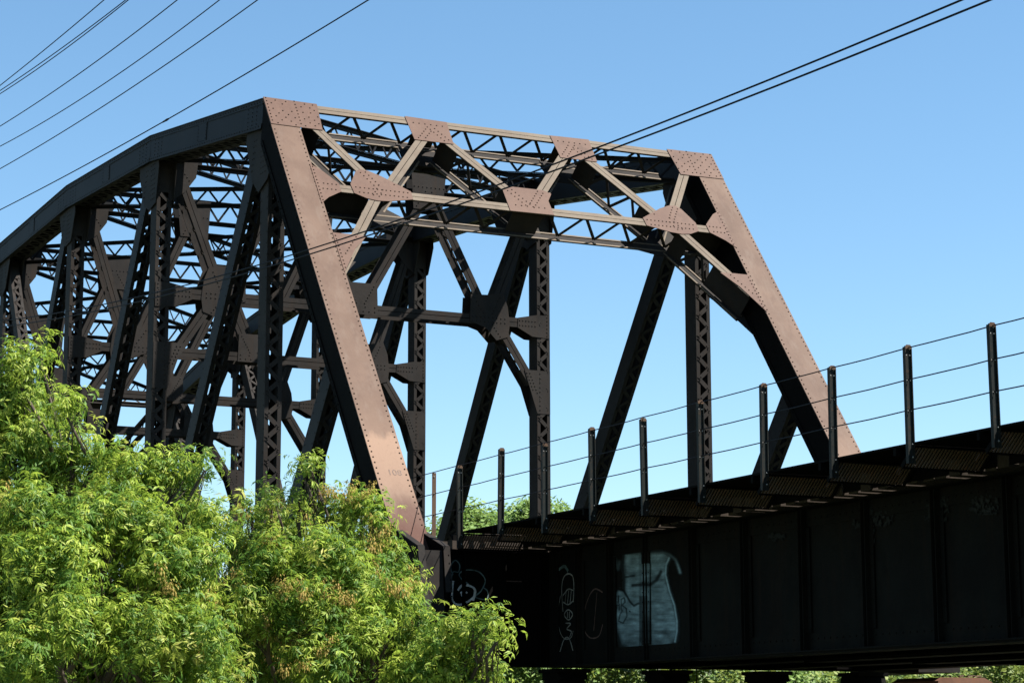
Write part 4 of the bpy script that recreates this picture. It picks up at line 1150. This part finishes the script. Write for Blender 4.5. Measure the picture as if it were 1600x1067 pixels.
tree([(484, 728, 17, 0), (478, 752, 24, 0), (468, 780, 30, 0), (425, 790, 26, 0.2), (395, 812, 32, 0.3), (520, 812, 40, 0.1), (565, 805, 34, 0), (592, 825, 30, -0.1), (440, 850, 60, 0.4), (540, 870, 65, 0.2), (610, 875, 42, -0.1), (370, 870, 50, 0.5),
      (400, 930, 80, 0.4), (500, 950, 85, 0.3), (590, 945, 65, 0.1), (640, 935, 30, -0.1), (655, 965, 30, -0.1), (360, 1000, 90, 0.3), (460, 1030, 90, 0), (560, 1030, 85, 0.2), (640, 1020, 50, 0), (420, 1110, 90), (540, 1110, 90), (430, 900, 60, -0.6), (500, 880, 60, -0.5), (560, 920, 55, -0.6), (470, 970, 70, -0.8), (560, 1000, 65, -0.8), (390, 970, 70, -0.7), (620, 960, 40, -0.5), (500, 1050, 70, -0.9)],
     (500, 0), 14.0, 'rounded ash with tan seed clusters in front of the near end post foot', 1450, 23, 0.26, 0.11, 0.10)
tree([(740, 984, 24, 0), (766, 974, 17, -0.1), (712, 1000, 32, 0.1), (750, 1012, 30, 0), (776, 1003, 14, -0.2), (728, 1044, 46, 0.1), (682, 1014, 34, 0.1), (766, 1050, 24, 0), (680, 1068, 55, 0.1), (740, 1096, 60, 0.2), (640, 1085, 60)],
     (705, 0), 13.2, 'low pale green ash sapling below the graffiti at the girder end', 1450, 37, 0.3, 0.006, 0.06)

# distant trees: leaf clumps on a trunk
def clump_template(seed, n, r, size):
    R = random.Random(seed); vs = []; fs = []
    for i in range(n):
        d = V((R.gauss(0, 1), R.gauss(0, 1), R.gauss(0, 1))).normalized() * (r * R.random() ** 0.4)
        a = V((R.gauss(0, 1), R.gauss(0, 1), R.gauss(-0.3, 0.6))).normalized(); b = a.orthogonal().normalized()
        s = size * R.uniform(0.6, 1.3)
        o = len(vs); vs += [d - a * s * 0.5, d + b * s * 0.28, d + a * s * 0.5, d - b * s * 0.28]; fs += [(o, o + 1, o + 2), (o, o + 2, o + 3)]
    return np.array([tuple(v) for v in vs]), np.array(fs)
def far_tree(base, h, wdt, seed, mat, label, cat='tree', name='distant_tree', leaf=0.16, nper=55, group='trees and bushes beyond the bridge'):
    R = random.Random(seed)
    t = thing(name, base, label, cat, group)
    T = [clump_template(seed * 13 + i, nper, 0.5, leaf) for i in range(5)]
    parts = []
    mb = MB(); pts = limb(mb, base - Z * 0.3, base + Z * h * 0.75, 0.02 * h, 0.006 * h, R, 6, 0.06)
    vol = int(20 + 110 * (wdt / 5) ** 2 * max(0.5, h / 8))
    for i in range(vol):
        zt = R.random() ** 0.8
        prof = math.sin(math.pi * min(1, 0.18 + zt * 0.82)) ** 0.6
        an = R.uniform(0, 6.28); rr = wdt / 2 * prof * R.random() ** 0.5 * R.uniform(0.8, 1.15)
        c = base + V((math.cos(an) * rr, math.sin(an) * rr, h * (0.14 + 0.80 * zt)))
        v, f = T[R.randrange(5)]
        parts.append((v * R.uniform(0.7, 1.35) + np.array(c), f, 0))
        if i % 4 == 0: limb(mb, base + Z * h * (0.1 + 0.5 * zt), c, 0.006 * h, 0.002 * h, R, 3, 0.1)
    mb.build('trunk', [M['bark']], t, smooth=True)
    build_arrays('crown', parts, [M[mat]], t)
    return t
far = [  # u of the centre, depth, top v, width, material, label
 (700, 74, 800, 6.0, 'far_leaf', 'dark distant tree just right of the near end post foot'),
 (738, 78, 772, 7.0, 'far_leaf', 'pointed distant tree between the end post and the leaning diagonal'),
 (790, 80, 780, 8.5, 'far_leaf', 'distant tree crown showing above the walkway start'),
 (838, 76, 766, 8.5, 'far_leaf', 'tallest distant tree crown behind the second railing posts'),
 (880, 82, 774, 5.5, 'far_leaf', 'rightmost distant tree crown peeping over the walkway'),
 (660, 84, 812, 7.0, 'far_leaf', 'distant tree hidden behind the near end post'),
]
for i, (u, d, v, wd, m_, lab) in enumerate(far):
    tp = at(u, v, d); b = V((tp.x, tp.y, GZ)); far_tree(b, tp.z - GZ, wd, 60 + i, m_, lab)
low = [
 (800, 40, 1020, 4.0, 'far_leaf', 'dark bush under the girder end, left of the first bearing'),
 (925, 46, 1015, 5.0, 'far_leaf', 'dappled bush seen under the girder between first and second bearing'),
 (985, 44, 1018, 4.5, 'far_leaf_light', 'light green bush just left of the second bearing'),
 (1085, 43, 1012, 4.5, 'far_leaf_light', 'bright yellow green bush between second and third bearing'),
 (1150, 50, 1020, 4.5, 'far_leaf', 'small dark bush just left of the third bearing'),
 (1240, 52, 1015, 6.0, 'far_leaf', 'mid green bush between third and fourth bearing'),
 (1310, 55, 1020, 5.0, 'far_leaf', 'bush close to the left side of the fourth bearing'),
 (1385, 50, 1018, 4.5, 'far_leaf_light', 'light bush between the fourth bearing and the red pedestal'),
 (1480, 54, 1012, 6.0, 'far_leaf', 'bush behind the rust red pedestal'),
 (1560, 52, 1010, 6.0, 'far_leaf_light', 'bright bush right of the rust red pedestal'),
 (1640, 54, 1010, 6.5, 'far_leaf', 'bush at the right edge under the girder'),
]
for i, (u, d, v, wd, m_, lab) in enumerate(low):
    tp = at(u, v, d); b = V((tp.x, tp.y, GZ)); far_tree(b, tp.z - GZ, wd, 90 + i, m_, lab, 'bush', 'distant_bush', 0.13, 90)

# ------------------------------------------------------------------ ground
N = 160; xs = np.sign(np.linspace(-1, 1, N)) * np.abs(np.linspace(-1, 1, N)) ** 3 * 2500
vs = []; fs = []
for j in range(N):
    for i in range(N):
        x, y = xs[i], xs[j]
        dd_ = (x - CAM.x) * CF.x + (y - CAM.y) * CF.y; rise = 8.5 * sstep(95, 190, dd_) if dd_ > 95 else 0.0
        vs.append(V((x, y, GZ + rise + 0.12 * math.sin(x * 0.31 + y * 0.17) + 0.1 * math.sin(y * 0.43))))
for j in range(N - 1):
    for i in range(N - 1):
        fs.append((j * N + i, j * N + i + 1, (j + 1) * N + i + 1, (j + 1) * N + i))
mb = MB(); mb.add(vs, fs, 0)
g = mb.build('ground', [M['ground']], None, V((0, 0, 0)), smooth=True); tag(g, kind='structure', label='rough grassy ground under the bridge')
for o in bpy.data.objects:
    if 'origin' in o: del o['origin']
